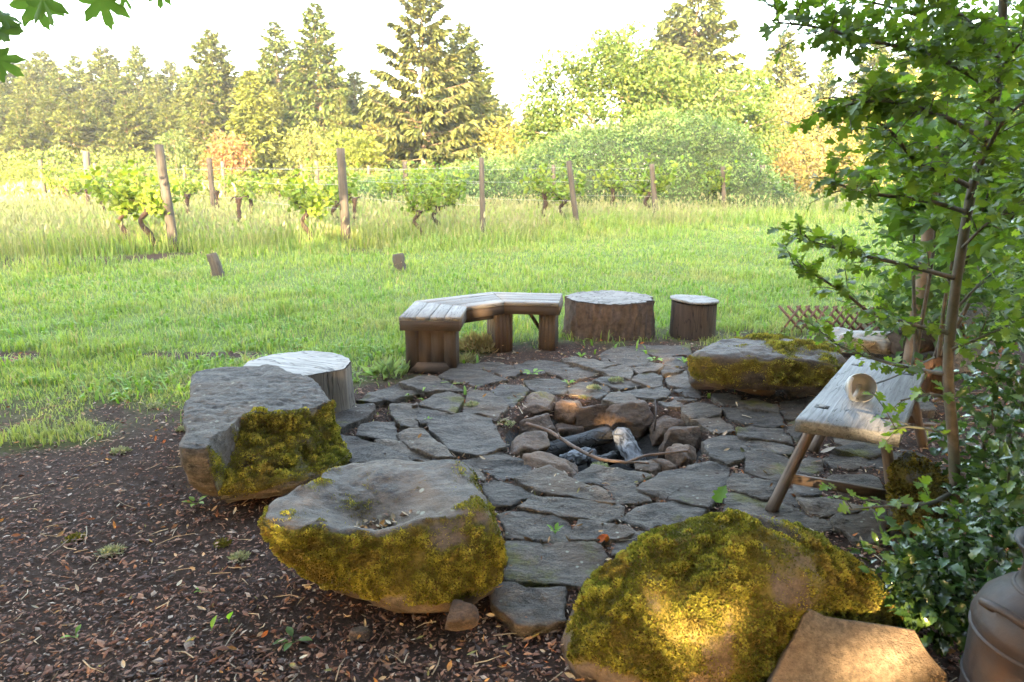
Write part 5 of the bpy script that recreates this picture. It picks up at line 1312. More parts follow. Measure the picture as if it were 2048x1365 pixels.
tag(obj('leaf_litter', V, F, M_LITTER, loc=(0, 0, 0), col=np.repeat(pal[ci] * r.uniform(0.6, 1.2, (n, 1)), k, 0)), 'scattered dry orange and tan fallen leaves on mulch and paving', 'leaf litter', kind='stuff')
jp = []
for w_ in STONE_POLYS:
    q = w_ if poly_area(w_) > 0 else w_[::-1]; q = resample(q, 0.012); e = norm(np.roll(q, -1, 0) - np.roll(q, 1, 0)); jp.append(q + np.c_[e[:, 1], -e[:, 0]] * r.uniform(0.012, 0.035, (len(q), 1)))
jp = np.concatenate(jp); jp = jp[(r.random(len(jp)) < np.clip(0.55 + 0.5 * n2(jp[:, 0], jp[:, 1], 4, 3), 0, 1)) & ~stones_cover(jp[:, 0], jp[:, 1]) & (np.hypot(jp[:, 0] - PIT[0], jp[:, 1] - PIT[1]) > 0.5)]; n = len(jp)
a = r.uniform(0, 2 * np.pi, n); L = r.gamma(2.4, 0.005, n) + 0.006; jpal = A([[0.09, 0.05, 0.03], [0.20, 0.12, 0.075], [0.30, 0.21, 0.14], [0.26, 0.10, 0.035], [0.10, 0.09, 0.03], [0.05, 0.03, 0.02]]); ci = r.choice(6, n, p=[.28, .24, .14, .1, .08, .16])
V, F, k = scatter(*LIT, np.c_[jp, ground_z(jp[:, 0], jp[:, 1]) + r.uniform(0.0, 0.016, n)], frames(np.c_[np.cos(a), np.sin(a), r.normal(0, .35, n)], norm(A([0, 0, 1]) + r.normal(0, .6, (n, 3)))), np.c_[L, L * r.uniform(.5, 1.2, n), L])
tag(obj('joint_litter', V, F, M_LITTER, loc=(0, 0, 0), col=np.repeat(jpal[ci] * r.uniform(.6, 1.2, (n, 1)), k, 0)), 'dry leaf bits and soil caught in the joints between flagstones', 'leaf litter', kind='stuff')
tw = MB(); n = 620
for i in range(n):
    y_ = 1.5 * (6.2 / 1.5) ** r.random(); x_ = r.uniform(-1, 1) * (0.8 * y_ + .2); p0 = A([[x_], [y_]])
    cov = stones_cover(*p0)[0]
    if (cov and r.random() > 0.10) or mulch_mask(*p0)[0] < r.random(): continue
    if math.hypot(x_ - PIT[0], y_ - PIT[1]) < 0.42: continue
    a = r.uniform(0, 2 * np.pi); L_ = r.gamma(2.2, 0.022) + 0.02; d = A([math.cos(a), math.sin(a), r.normal(0, .06)]); c = A([x_, y_, (0.07 if cov else ground_z(*p0)[0] + 0.016)])
    q = A([c - d * L_ / 2, c + A([r.normal(0, .006), r.normal(0, .006), .004]), c + d * L_ / 2]); V, F = tube(q, [0.0022, 0.002, 0.0012], 4, cap=False)
    cc_ = pal[[2, 3, 4]][r.integers(3)] * r.uniform(0.6, 1.1); tw.add(V, F, cc_)
tag(tw.obj('twig_litter', M_LITTER, loc=(0, 0, 0)), 'small dry twigs strewn over the mulch and flagstones', 'twigs', kind='stuff')
# leaves collected in the hollow of the dished boulder
n = 60; u_ = r.normal(0, 1, (n, 2)); px_ = dish[0] + 0.02 + u_[:, 0] * 0.05; py_ = dish[1] - 0.03 + u_[:, 1] * 0.025
hz = h_dish(px_, py_, np.zeros(n)) + 0.012; a = r.uniform(0, 2 * np.pi, n)
V, F, k = scatter(*LIT, np.c_[px_, py_, hz], frames(np.c_[np.cos(a), np.sin(a), r.normal(0, .15, n)], norm(A([0, 0, 1]) + r.normal(0, .4, (n, 3)))), r.uniform(0.015, 0.035, n))
tag(obj('leaf_litter', V, F, M_LITTER, col=np.repeat(pal[r.choice([2, 4, 3, 1], n)] * r.uniform(.7, 1.2, (n, 1)), k, 0)), 'pale dead leaves collected in the hollow of the dished boulder', 'leaf litter', kind='stuff')
# big leaf on the paving, seedlings, weeds and lichen tufts
def leaf_thing(name, label, cat, base, pos, d, nrm, size, col, mat=M_LEAF):
    V, F, k = scatter(base[0], base[1], A([pos]), frames(A([d]), A([nrm])), A([size])); return tag(obj(name, V, F, mat, col=np.tile(A(col, float), (len(V), 1))), label, cat)
leaf_thing('holly_leaf', 'single green leaf standing in the joint right of the fire pit', 'leaf', HOLLY, P(1432, 1005, 0.06), (0.35, 0.25, 0.55), (-0.5, -0.8, 0.5), 0.095, (0.13, 0.23, 0.04))
leaf_thing('fallen_leaf', 'curled pale grey dead leaf under the plank bench', 'leaf', LIT, P(1640, 905, 0.07), (0.8, -0.3, 0.1), (0, -0.2, 0.9), 0.075, (0.22, 0.185, 0.15), M_LITTER)
leaf_thing('fallen_leaf', 'red-brown dead leaf in the joint behind the domed boulder', 'leaf', LIT, P(1190, 1084, 0.05), (0.9, 0.3, 0.2), (0, -0.6, 0.8), 0.055, (0.34, 0.09, 0.03), M_LITTER)
leaf_thing('fallen_leaf', 'upright orange dead leaf in the joint behind the domed boulder', 'leaf', LIT, P(1212, 1085, 0.05), (0.1, 0.1, 1.0), (0, -1, 0.1), 0.04, (0.42, 0.17, 0.05), M_LITTER)
def seedling(px, py, z, label, n=3, size=0.05, up=0.8, col=(0.16, 0.30, 0.04), spread=1.0, name='seedling'):
    size *= 0.72
    b = P(px, py, z); m = MB()
    for k in range(n):
        a = k * 2.4 + px; d = norm(A([math.cos(a) * spread, math.sin(a) * spread, up])); q = smooth_path([b, b + d * size * 0.5], 3); m.add(*tube(q, 0.0012, 4, cap=False), col=A(col) * 0.8)
        V, F, kk = scatter(*strip_leaf([0, .2, .45, .7, 1], [.02, .16, .24, .2, 0], 0.3, 0.3), A([b + d * size * 0.4]), frames(A([d + A([0, 0, -.2])]), A([A([0, 0, 1.0]) - d * .3])), A([size])); m.add(V, F, A(col) * rng.uniform(.85, 1.2))
    return tag(m.obj(name, M_LEAF), label, 'seedling')
for (q, lb, kw) in (((392, 1010, 0), 'small dandelion rosette at the foot of the large flat boulder', dict(n=5, size=0.065, up=0.8, col=(0.2, 0.32, 0.04))),
    ((422, 1268, 0), 'pair of upright seedling leaves on the mulch, left one', dict(n=1, size=0.06, up=4)), ((458, 1248, 0), 'tallest upright seedling leaf on the foreground mulch', dict(n=1, size=0.07, up=4)),
    ((588, 1285, 0), 'grassy seedling with arching blades on the foreground mulch', dict(n=4, size=0.07, up=0.7, col=(0.10, 0.17, 0.05))), ((400, 1182, 0), 'tiny clover-like sprout on the mulch', dict(n=4, size=0.025, up=0.6)),
    ((150, 1275, 0), 'small green sprout at the lower left mulch', dict(n=3, size=0.045, up=1.0)), ((1066, 750, 0.06), 'bright green weed between flagstones near the bench', dict(n=6, size=0.09, up=0.7)),
    ((1137, 770, 0.05), 'small yellow-green weed behind the fire pit rocks', dict(n=5, size=0.06, up=1.0)), ((1110, 1068, 0.05), 'pale thin weed on the flagstones before the domed boulder', dict(n=5, size=0.05, up=1.6)),
    ((856, 842, 0.05), 'tiny yellow-green sprout beside the largest flagstone', dict(n=3, size=0.035, up=1.2)), ((1310, 721, 0.06), 'yellow-green weed in the paving left of the mossy slab', dict(n=6, size=0.07, up=0.5)),
    ((1368, 727, 0.06), 'little weed against the left rim of the mossy slab', dict(n=5, size=0.07, up=1.2)), ((1648, 1000, 0.06), 'two-leaved green weed under the plank bench', dict(n=3, size=0.06, up=0.5, spread=1.6)),
    ((1162, 716, 0.05), 'wispy green sprout in the paving behind the fire pit', dict(n=5, size=0.06, up=1.5)), ((712, 765, 0), 'small green weed by the silver-grey stump', dict(n=5, size=0.06, up=0.9))):
    seedling(*q, lb, **kw)
def tuft_clump(name, label, cat, c, rad, n, L, col, up=0.6, mat=M_MOSS, wide=0.5):
    u_ = rand_dirs(n, rng) * A([1, 1, 0.6]); u_[:, 2] = np.abs(u_[:, 2]); p = A(c) + u_ * A(rad) * (rng.random((n, 1)) ** .4); d = norm(u_ + rng.normal(0, .5, (n, 3)) + A([0, 0, up]))
    V, F, k = scatter(SIMPLE[0] * A([1, wide, 1]), SIMPLE[1], p, frames(d, rand_dirs(n, rng)), rng.uniform(*L, n)); return tag(obj(name, V, F, mat, col=np.repeat(vary(col, n, rng, .3), k, 0)), label, cat)
for (x_, y_, z_, s, lb) in ((222, 1107, 0, .05, 'pale grey lichen tuft on the foreground mulch'), (480, 1118, 0, .035, 'whitish lichen scrap below the dished boulder'), (310, 815, 0, .06, 'round pale lichen clump on mulch left of the flat boulder'), (240, 905, 0, .05, 'grey-green lichen wisp on mulch at far left'), (945, 812, 0.06, .045, 'pale lichen tuft on a flagstone left of the fire pit'), (1188, 777, 0.06, .04, 'round grey lichen tuft on a flagstone behind the fire pit'), (1232, 762, 0.06, .05, 'long grey-green lichen tuft on a flagstone behind the fire pit'), (1005, 850, 0.02, .07, 'pale green lichen heap beside the left pit rocks'), (370, 860, 0, .05, 'flat pale lichen patch beside the large flat boulder'), (1200, 935, -0.08, .04, 'pale lichen bit at the front of the ash bed')):
    tuft_clump('lichen_tuft', lb, 'lichen', P(x_, y_, z_), (s, s * .8, s * .45), 260, (0.012, 0.026), (0.30, 0.30, 0.20))
for (x_, y_, s, lb) in ((445, 1090, .03, 'olive moss cushion near the centre of the mulch'), (150, 1080, .04, 'olive moss cushion on the left mulch'), (640, 1010, .025, 'brown moss cushion beside the dished boulder'), (600, 700, .05, 'mossy cushion behind the silver-grey stump')):
    tuft_clump('moss_cushion', lb, 'moss', P(x_, y_, 0), (s, s, s * .5), 300, (0.01, 0.02), (0.15, 0.13, 0.025))
tuft_clump('dry_weed', 'dry straw-coloured weed clump under the bench', 'weed', P(960, 700, 0.0), (0.24, 0.16, 0.16), 700, (0.04, 0.10), (0.33, 0.26, 0.15), 0.8, M_GRASS, 0.3)
tuft_clump('dry_weed', 'thin dry weed beside the front leg of the bench', 'weed', P(925, 728, 0.0), (0.10, 0.08, 0.07), 160, (0.04, 0.09), (0.30, 0.27, 0.16), 0.8, M_GRASS, 0.2)
tuft_clump('broadleaf_weed', 'pale leafy weed against the left foot of the bench', 'weed', P(775, 752, 0.0), (0.13, 0.09, 0.06), 60, (0.08, 0.15), (0.20, 0.26, 0.12), 0.7, M_LEAF, 0.45)

# ------------------------------------------------------------------ vineyard: posts, wires, vines
POSTS = [  # pixel of base x, y(distance m), pixel of top x, height, radius, label
    (350, 13.3, 320, 2.0, 0.088, 'tall leaning grey vineyard post at the left, nearest of the posts'),
    (693, 14.6, 680, 1.98, 0.095, 'thick mossy vineyard post left of centre with greenish face'),
    (966, 16.0, 963, 1.82, 0.062, 'slim straight round vineyard post behind the bench'),
    (1156, 18.5, 1137, 1.78, 0.075, 'dark weathered vineyard post leaning left, right of centre'),
    (430, 23.0, 418, 1.95, 0.09, 'grey vineyard post just right of the tall leaning one'),
    (181, 26.0, 170, 2.25, 0.12, 'stout vineyard post behind the left vines'),
    (93, 30.0, 78, 2.0, 0.10, 'leaning vineyard post near the left edge'),
    (451, 31.0, 446, 1.95, 0.09, 'thin far post beside the red shrub'),
    (637, 29.0, 633, 1.95, 0.09, 'far vineyard post just left of the thick mossy one'),
    (815, 27.0, 810, 1.9, 0.10, 'short dark vineyard post before the pale meadow'),
    (738, 33.0, 737, 1.8, 0.08, 'small far post right of the thick mossy one'),
    (1313, 22.0, 1304, 1.75, 0.085, 'vine-covered vineyard post below the bramble mound'),
    (1449, 25.0, 1445, 1.75, 0.08, 'thin vineyard post at the right end of the vines'),
    (1534, 26.5, 1524, 1.75, 0.11, 'pale leaning post at the right foot of the bramble mound'),
    (1109, 25.0, 1107, 1.75, 0.07, 'thin half-hidden post left of the dark weathered one'),
    (605, 34.0, 603, 1.85, 0.08, 'tiny far post at the meadow edge'),
    (197, 34.0, 191, 1.9, 0.09, 'far post right of the stout one'),
    (1202, 27.0, 1200, 1.75, 0.07, 'faint far post before the bramble mound'),
    (276, 33.0, 273, 2.0, 0.09, 'far post left of the tall leaning one'),
    (370, 34.0, 368, 1.85, 0.08, 'far post right of the tall leaning one'),
]
post_pos = []
for k, (bx, d, tx, h, rad, lb) in enumerate(POSTS):
    x0 = PY(bx, 420, d)[0]; dep = d * CP + 0.8; dep_t = d * CP
    b_ = A([(bx - 1024) / FPX * (d * CP + (CAM_H) * SP), d, 0.0]); t_ = A([(tx - 1024) / FPX * (d * CP + (CAM_H - h) * SP), d + rng.normal(0, .05), h])
    V, F, gv = log_mesh(b_ - A([0, 0, 0.1]), t_, rad * 1.05, rad * 0.92, 200 + k, sides=14, n=12, squash=1.0, chunky=0.05, taper_end=False)
    tag(obj('vineyard_post', V, F, M_POST, smooth=True, attrs={'gv': gv}), lb, 'post', 'posts of the vineyard rows'); post_pos.append((b_, t_))
ROWS = [(0, 5), (1, 4), (2, 8), (3, 10), (11, 14)]
for k, (i, j) in enumerate(ROWS):
    b_, t_ = post_pos[i]; far = b_ + A([ROWDIR[0], ROWDIR[1], 0]) * 22.0
    for z_ in (0.75, 1.25, 1.62):
        s = b_ + (t_ - b_) * (z_ / t_[2]); q = A([s + (A([far[0], far[1], z_]) - s) * u_ - A([0, 0, 0.05 * math.sin(u_ * math.pi * 3) ** 2]) for u_ in np.linspace(0, 1, 16)])
        V, F = tube(q, 0.003, 4)
        tag(obj('trellis_wire', V, F, M_WIRE), '%s trellis wire of the vine row that starts at the %s post' % ({0.75: 'lowest', 1.25: 'middle', 1.62: 'top'}[z_], ('tall leaning', 'thick mossy', 'slim straight', 'dark weathered', 'vine-covered')[k]), 'wire', 'trellis wires')

def vine_proto(seed, leaves, spread, trunk_h, col, alt):
    r = np.random.default_rng(seed); root = empty('grapevine', (0, 0, 0)); tk = MB()
    q = smooth_path([[0, 0, -0.05], [r.normal(0, .05), r.normal(0, .04), trunk_h * .35], [r.normal(0, .07), r.normal(0, .05), trunk_h * .7], [r.normal(0, .06), 0, trunk_h]], 18)
    q = q + 0.012 * np.c_[vnoise(q * 9, seed), vnoise(q * 9, seed + 1), q[:, 0] * 0]
    V, F = tube(q, np.linspace(0.055, 0.05, len(q)) * (1 + 0.35 * vnoise(q * 12, seed + 3)), 10); tk.add(V, F)
    top = q[-1]; V, F = facet_rock((0.17, 0.15, 0.17), seed, 8, 8, 0.3); tk.add(V + top, F)
    Ps, Ds = [], []
    for s in (-1, 1):
        arm = smooth_path([top, top + A([ROWDIR[0], ROWDIR[1], 0]) * s * spread * .5 + A([0, 0, .08]), top + A([ROWDIR[0], ROWDIR[1], 0]) * s * spread + A([0, 0, r.normal(0.02, .05)])], 12)
        tk.add(*tube(arm, np.linspace(0.026, 0.012, len(arm)), 7))
        if leaves == 0: continue
        for k in range(11):
            b0 = arm[r.integers(2, len(arm))]; d = norm(A([r.normal(0, .45), r.normal(0, .45), r.uniform(0.25, 1.0)])); L = r.uniform(0.35, 1.15)
            sh = smooth_path([b0, b0 + d * L * .5, b0 + d * L + A([r.normal(0, .12), r.normal(0, .12), -0.08])], 10); tk.add(*tube(sh, np.linspace(0.006, 0.003, len(sh)), 4, cap=False))
            m = leaves // 20; i = r.integers(0, len(sh), m); Ps.append(sh[i] + r.normal(0, 0.085, (m, 3))); Ds.append(rand_dirs(m, r) + A([0, 0, -.3]))
    tk.obj('trunk', M_VINE, root, smooth=True)
    if leaves:
        Ps, Ds = np.concatenate(Ps), np.concatenate(Ds); n = len(Ps)
        o = leaf_cloud(VINELEAF, Ps, Ds, norm(A([0, -.2, .7]) + r.normal(0, .5, (n, 3))), r.uniform(0.08, 0.15, n), vary(col, n, r, .3, alt, .25), 'foliage', M_TREE, root); o['kind'] = 'stuff'
    return root
GV = [vine_proto(301, 360, 0.6, 0.75, (0.14, 0.20, 0.025), (0.19, 0.24, 0.035)), vine_proto(302, 280, 0.55, 0.7, (0.12, 0.19, 0.025), (0.18, 0.23, 0.035)), vine_proto(303, 0, 0.35, 0.85, (0.2, .25, .03), None), vine_proto(304, 200, 0.5, 0.8, (0.13, 0.19, 0.03), (0.18, 0.22, 0.04))]
VINES = [  # pixel x of trunk, distance, prototype, scale, label
    (262, 13.9, 0, 1.0, 'leafy grapevine with twisted trunk just left of the tall leaning post'), (306, 13.5, 0, 1.05, 'lush yellow-green grapevine at the tall leaning post'), (622, 14.2, 0, 0.95, 'grapevine with a black gnarled trunk left of the thick mossy post'),
    (488, 16.5, 2, 1.0, 'bare dark vine stub between the two nearest posts'), (384, 20.0, 2, 0.95, 'bare vine stub right of the tall leaning post'), (716, 17.5, 2, 0.95, 'bare vine stub just right of the thick mossy post'),
    (842, 15.8, 1, 0.85, 'low bushy grapevine behind the stubby stake'), (880, 16.6, 1, 0.95, 'bright grapevine left of the slim straight post'), (1090, 19.6, 3, 1.1, 'grapevine in tall grass left of the dark weathered post'), (1130, 20.0, 1, 0.95, 'grapevine leafing over the dark weathered post'),
    (1300, 22.5, 1, 1.15, 'grapevine climbing the post below the bramble mound'), (1225, 24.0, 3, 1.15, 'grapevine before the left foot of the bramble mound'), (1415, 25.5, 1, 1.1, 'grapevine left of the thin right-hand post'), (680, 18.0, 1, 1.0, 'grapevine climbing behind the thick mossy post')]
used = set()
for (bx, d, pi, s, lb) in VINES:
    loc = ((bx - 1024) / FPX * (d * CP + CAM_H * SP), d, 0); o = GV[pi] if pi not in used else copy_tree(GV[pi]); used.add(pi)
    o.location = Vector(loc); o.rotation_euler = (0, 0, rng.uniform(-.3, .3)); o.scale = (s,) * 3; tag(o, lb, 'grapevine', 'grapevines near the lawn')
for k, i in enumerate((0, 1, 2, 3)):
    for j in range(5):
        b_ = post_pos[ROWS[i][0]][0]; c = b_[:2] + ROWDIR * (7.0 + 3.4 * j + rng.uniform(-.5, .5)); pi = (1, 3, 2, 1, 0)[(j + k) % 5]
        if abs(c[0]) > 0.8 * c[1] + 1: continue
        o = copy_tree(GV[pi], loc=(c[0], c[1], 0), rz=rng.uniform(0, 6.28), scale=rng.uniform(.85, 1.1)); tag(o, 'grapevine further back in the row that starts at the %s post' % ('tall leaning', 'thick mossy', 'slim straight', 'dark weathered')[i], 'grapevine', 'grapevines in the back rows')

# ------------------------------------------------------------------ background trees
def conifer_proto(seed, h, rad, whorls, per, sprays, droop, col, alt, bare=0.05, sp_len=0.36, name='conifer'):
    r = np.random.default_rng(seed); root = empty(name, (0, 0, 0)); tk = MB()
    tz = np.linspace(0, h, 14); tp = np.c_[0.15 * vnoise(np.c_[tz * .3, tz * 0, tz * 0], seed), 0.15 * vnoise(np.c_[tz * .3, tz * 0 + 5, tz * 0], seed), tz]
    tk.add(*tube(tp, np.linspace(h * 0.018, 0.02, 14), 8)); Ps, Ds, Ls, Ts = [], [], [], []
    for i in range(whorls):
        t = (i + r.uniform(-.3, .3)) / whorls; t = bare + (1 - bare) * np.clip(t, 0, 0.995)
        L0 = rad * (1 - t) ** 0.7 * (0.55 + 0.45 * min(1, t / 0.22)) + 0.12
        for k in range(per):
            t = np.clip((i + r.uniform(-1.2, 1.2)) / whorls, 0, .995); t = bare + (1 - bare) * t; L0 = rad * (1 - t) ** 0.7 * (0.55 + 0.45 * min(1, t / 0.22)) + 0.12
            a = 2 * np.pi * (k + r.random()) / per + i * 2.1; L = L0 * r.uniform(0.5, 1.25); el = -droop * (1 - t) + 0.55 * t + r.normal(0, .08)
            d = A([math.cos(a) * math.cos(el), math.sin(a) * math.cos(el), math.sin(el)]); b0 = A([0, 0, t * h])
            bend = A([0, 0, 0.16 * L]); m = max(4, int(2.6 * sprays * (0.35 + 0.65 * L / rad)))
            s = np.sqrt(r.uniform(0.02, 1.0, m)); c = b0 + d * (L * s)[:, None] + bend * (s ** 2)[:, None] * 0.8
            sd_ = norm(np.cross(d, A([0, 0, 1]))); sg = np.where(r.random(m) < .5, -1, 1)[:, None]
            dd = norm(d * 0.9 + sd_ * sg * r.uniform(0.2, 1.0, (m, 1)) + A([0, 0, -0.55]) + r.normal(0, .28, (m, 3)))
            Ps.append(c); Ds.append(dd); Ls.append(1.15 * sp_len * L ** 0.45 * r.uniform(.6, 1.2, m)); Ts.append(np.full(m, t))
            if L > rad * 0.45: tk.add(*tube([b0, b0 + d * L * .5 + bend * .2, b0 + d * L * .92 + bend * .68], [0.035 * L / rad + .012, .02, .008], 4, cap=False))
    tk.obj('trunk', M_TRUNK, root); Ps, Ds, Ls = np.concatenate(Ps), np.concatenate(Ds), np.concatenate(Ls); n = len(Ps)
    V, F, k = scatter(SIMPLE[0] * A([1, 0.55, 1]), SIMPLE[1], Ps, frames(Ds, norm(A([0, 0, 1]) + r.normal(0, .45, (n, 3)))), Ls)
    c = vary(col, n, r, .25, alt, .25) * (0.85 + 0.3 * fbm(Ps * 0.8, 2, seed))[:, None]
    o = obj('crown', V, F, M_NEEDLE, root, col=np.repeat(c, k, 0)); o['kind'] = 'stuff'
    return root
FIR = A([0.07, 0.10, 0.028]); FIRL = A([0.145, 0.165, 0.045])
CON = [conifer_proto(401, 14, 3.5, 48, 8, 28, 0.30, FIR, FIRL), conifer_proto(402, 14, 2.9, 50, 8, 26, 0.22, FIR * A([.9, 1, 1.0]), FIRL), conifer_proto(403, 14, 3.9, 46, 8, 28, 0.38, FIR * A([1.05, 1, .9]), FIRL * 1.05)]
BIGFIR = conifer_proto(404, 15, 4.6, 30, 6, 46, 0.18, A([0.075, 0.095, 0.03]), A([0.145, 0.15, 0.048]), 0.16, 0.40)
CYP = conifer_proto(405, 9, 2.0, 44, 9, 22, -0.5, A([0.12, 0.15, 0.035]), A([0.18, 0.21, 0.05]), 0.0, 0.42)
TREES = [  # pixel x, distance, pixel y of top, prototype, width factor, label
    (450, 62, 58, 0, 1.0, 'tall pointed conifer above the red shrub'), (573, 60, 42, 1, 1.0, 'slim tall conifer left of the tallest pair'), (652, 54, 5, 1, 1.05, 'tallest pointed conifer near the thick mossy post'),
    (305, 74, 90, 1, 0.9, 'narrow dark conifer standing clear above the left treeline'), (243, 76, 92, 0, 1.0, 'broad conifer in the left treeline with lit right side'), (120, 80, 100, 0, 1.0, 'broad conifer in the far left treeline'), (365, 78, 118, 2, 0.8, 'small pointed conifer between taller ones in the left treeline'),
    (185, 78, 110, 1, 1.0, None), (60, 78, 108, 2, 1.0, None), (15, 75, 112, 0, 1.0, None), (-45, 72, 95, 1, 1.1, None), (95, 70, 140, 2, .9, None), (215, 70, 165, 0, .9, None), (330, 70, 170, 2, .9, None), (30, 66, 170, 1, 1.0, None), (400, 76, 130, 1, .9, None), (-110, 70, 90, 0, 1.1, None),
    (160, 58, 205, 2, 1.1, 'pale sunlit conifer low in front of the left treeline'), (270, 58, 195, 0, 1.1, 'second pale sunlit conifer in front of the left treeline'), (350, 60, 205, 2, 1.0, 'dense sunlit young conifer left of the red shrub'), (60, 56, 215, 0, 1.1, 'dark shaded conifer at the left edge before the treeline'), (420, 58, 190, 2, 1.0, 'young conifer just behind the red shrub'),
    (720, 60, 140, 2, 1.0, 'rounded conifer between the tallest one and the large open fir'), (780, 64, 180, 0, 1.0, 'low conifer left of the large open fir'), (610, 66, 120, 0, 1.0, 'conifer filling the gap between the tallest pair'), (690, 52, 190, 2, .9, 'low sunlit conifer beside the tallest one'),
    (975, 58, 165, 2, 1.0, 'conifer under the right boughs of the large open fir'), (1010, 66, 205, 0, 1.0, 'low conifer left of the broadleaf tree'),
    (930, 50, 45, 0, 1.15, 'full conifer right behind the large open fir'), (1375, 56, -60, 2, 1.1, 'tall open conifer rising behind the broadleaf tree'), (1330, 60, 10, 0, 1.0, 'second conifer top behind the broadleaf tree'), (1545, 60, 60, 2, 0.9, 'orange-lit conifer right of the broadleaf tree'), (1630, 66, 110, 1, 0.7, 'thin brownish conifer right of the broadleaf tree'),
    (1720, 58, 80, 0, 1.0, 'sunlit conifer seen through the hawthorn, left one'), (1800, 62, 60, 2, 1.0, 'sunlit conifer seen through the hawthorn, right one'), (1900, 60, 50, 0, 1.0, None), (1980, 64, 40, 1, 1.0, None), (1590, 72, 190, 0, .9, None), (1680, 70, 190, 2, .9, None),
    (-60, 62, 190, 2, 1.2, None), (0, 62, 205, 0, 1.2, None), (110, 60, 225, 2, 1.2, None), (215, 60, 215, 1, 1.3, None), (320, 62, 225, 0, 1.2, None), (385, 60, 230, 1, 1.3, None), (250, 72, 140, 1, 1.1, None), (150, 74, 135, 1, 1.1, None), (90, 74, 125, 1, 1.1, None), (30, 74, 130, 1, 1.1, None), (340, 74, 150, 1, 1.1, None), (430, 72, 130, 1, 1.1, None),
    (5, 70, 150, 0, 1.1, None), (80, 66, 185, 2, 1.2, None), (130, 64, 175, 0, 1.1, None), (190, 66, 180, 2, 1.1, None), (300, 66, 185, 0, 1.1, None), (385, 66, 175, 2, 1.1, None), (475, 68, 150, 0, 1.1, None), (540, 66, 140, 2, 1.1, None), (600, 70, 150, 2, 1.1, None), (760, 62, 165, 2, 1.1, None), (820, 66, 185, 0, 1.1, None), (-20, 86, 150, 2, 1.2, None), (45, 86, 165, 0, 1.2, None), (150, 88, 150, 2, 1.2, None), (275, 86, 150, 0, 1.2, None), (335, 88, 165, 2, 1.2, None), (395, 86, 160, 0, 1.2, None), (500, 80, 150, 2, 1.2, None), (545, 78, 170, 0, 1.1, None), (690, 76, 150, 2, 1.2, None), (740, 80, 190, 0, 1.2, None), (880, 70, 150, 2, 1.2, None), (950, 76, 175, 0, 1.2, None), (1060, 74, 215, 2, 1.2, None)]
used = set()
def z_at(py, d):
    dy = (682.5 - py) / FPX; return CAM_H + d * (-SP + dy * CP) / (CP + dy * SP)
def put_tree(proto, key, bx, d, ytop, wf, lb, H0, cat='conifer', group='conifers of the treeline', dflt='conifer among others in the dense treeline behind the vineyard'):
    hgt = z_at(ytop, d); s = hgt / H0; o = proto if key not in used else copy_tree(proto); used.add(key)
    o.location = Vector(((bx - 1024) / FPX * (d * CP + 0.3), d, -0.05)); o.rotation_euler = (0, 0, rng.uniform(0, 6.28)); ws = s * wf * (1.2 if d > 56 else 1.08); o.scale = (ws, ws, s)
    return tag(o, lb or dflt, cat, group)
def tree_area(bx, d):
    where = 'left treeline behind the vineyard' if bx < 480 else ('treeline around the tallest pointed conifer' if bx < 830 else ('treeline behind the large open fir' if bx < 1200 else 'right treeline seen past the hawthorn'))
    return '%s conifer among others in the %s' % ('faint back-row' if d > 72 else ('full middle-row' if d > 62 else 'pale front-row'), where)
for (bx, d, yt, pi, wf, lb) in TREES: put_tree(CON[pi], pi, bx, d, yt, wf, lb or tree_area(bx, d), 14)
put_tree(BIGFIR, 'b', 852, 43, -35, 1.0, 'large open fir with drooping boughs left of centre', 15)
put_tree(CYP, 'c', 520, 50, 140, 1.0, 'bright yellow-green cypress right of the red shrub', 9); put_tree(CYP, 'c', 560, 56, 175, .9, 'smaller yellow-green cypress beside the bright one', 9)

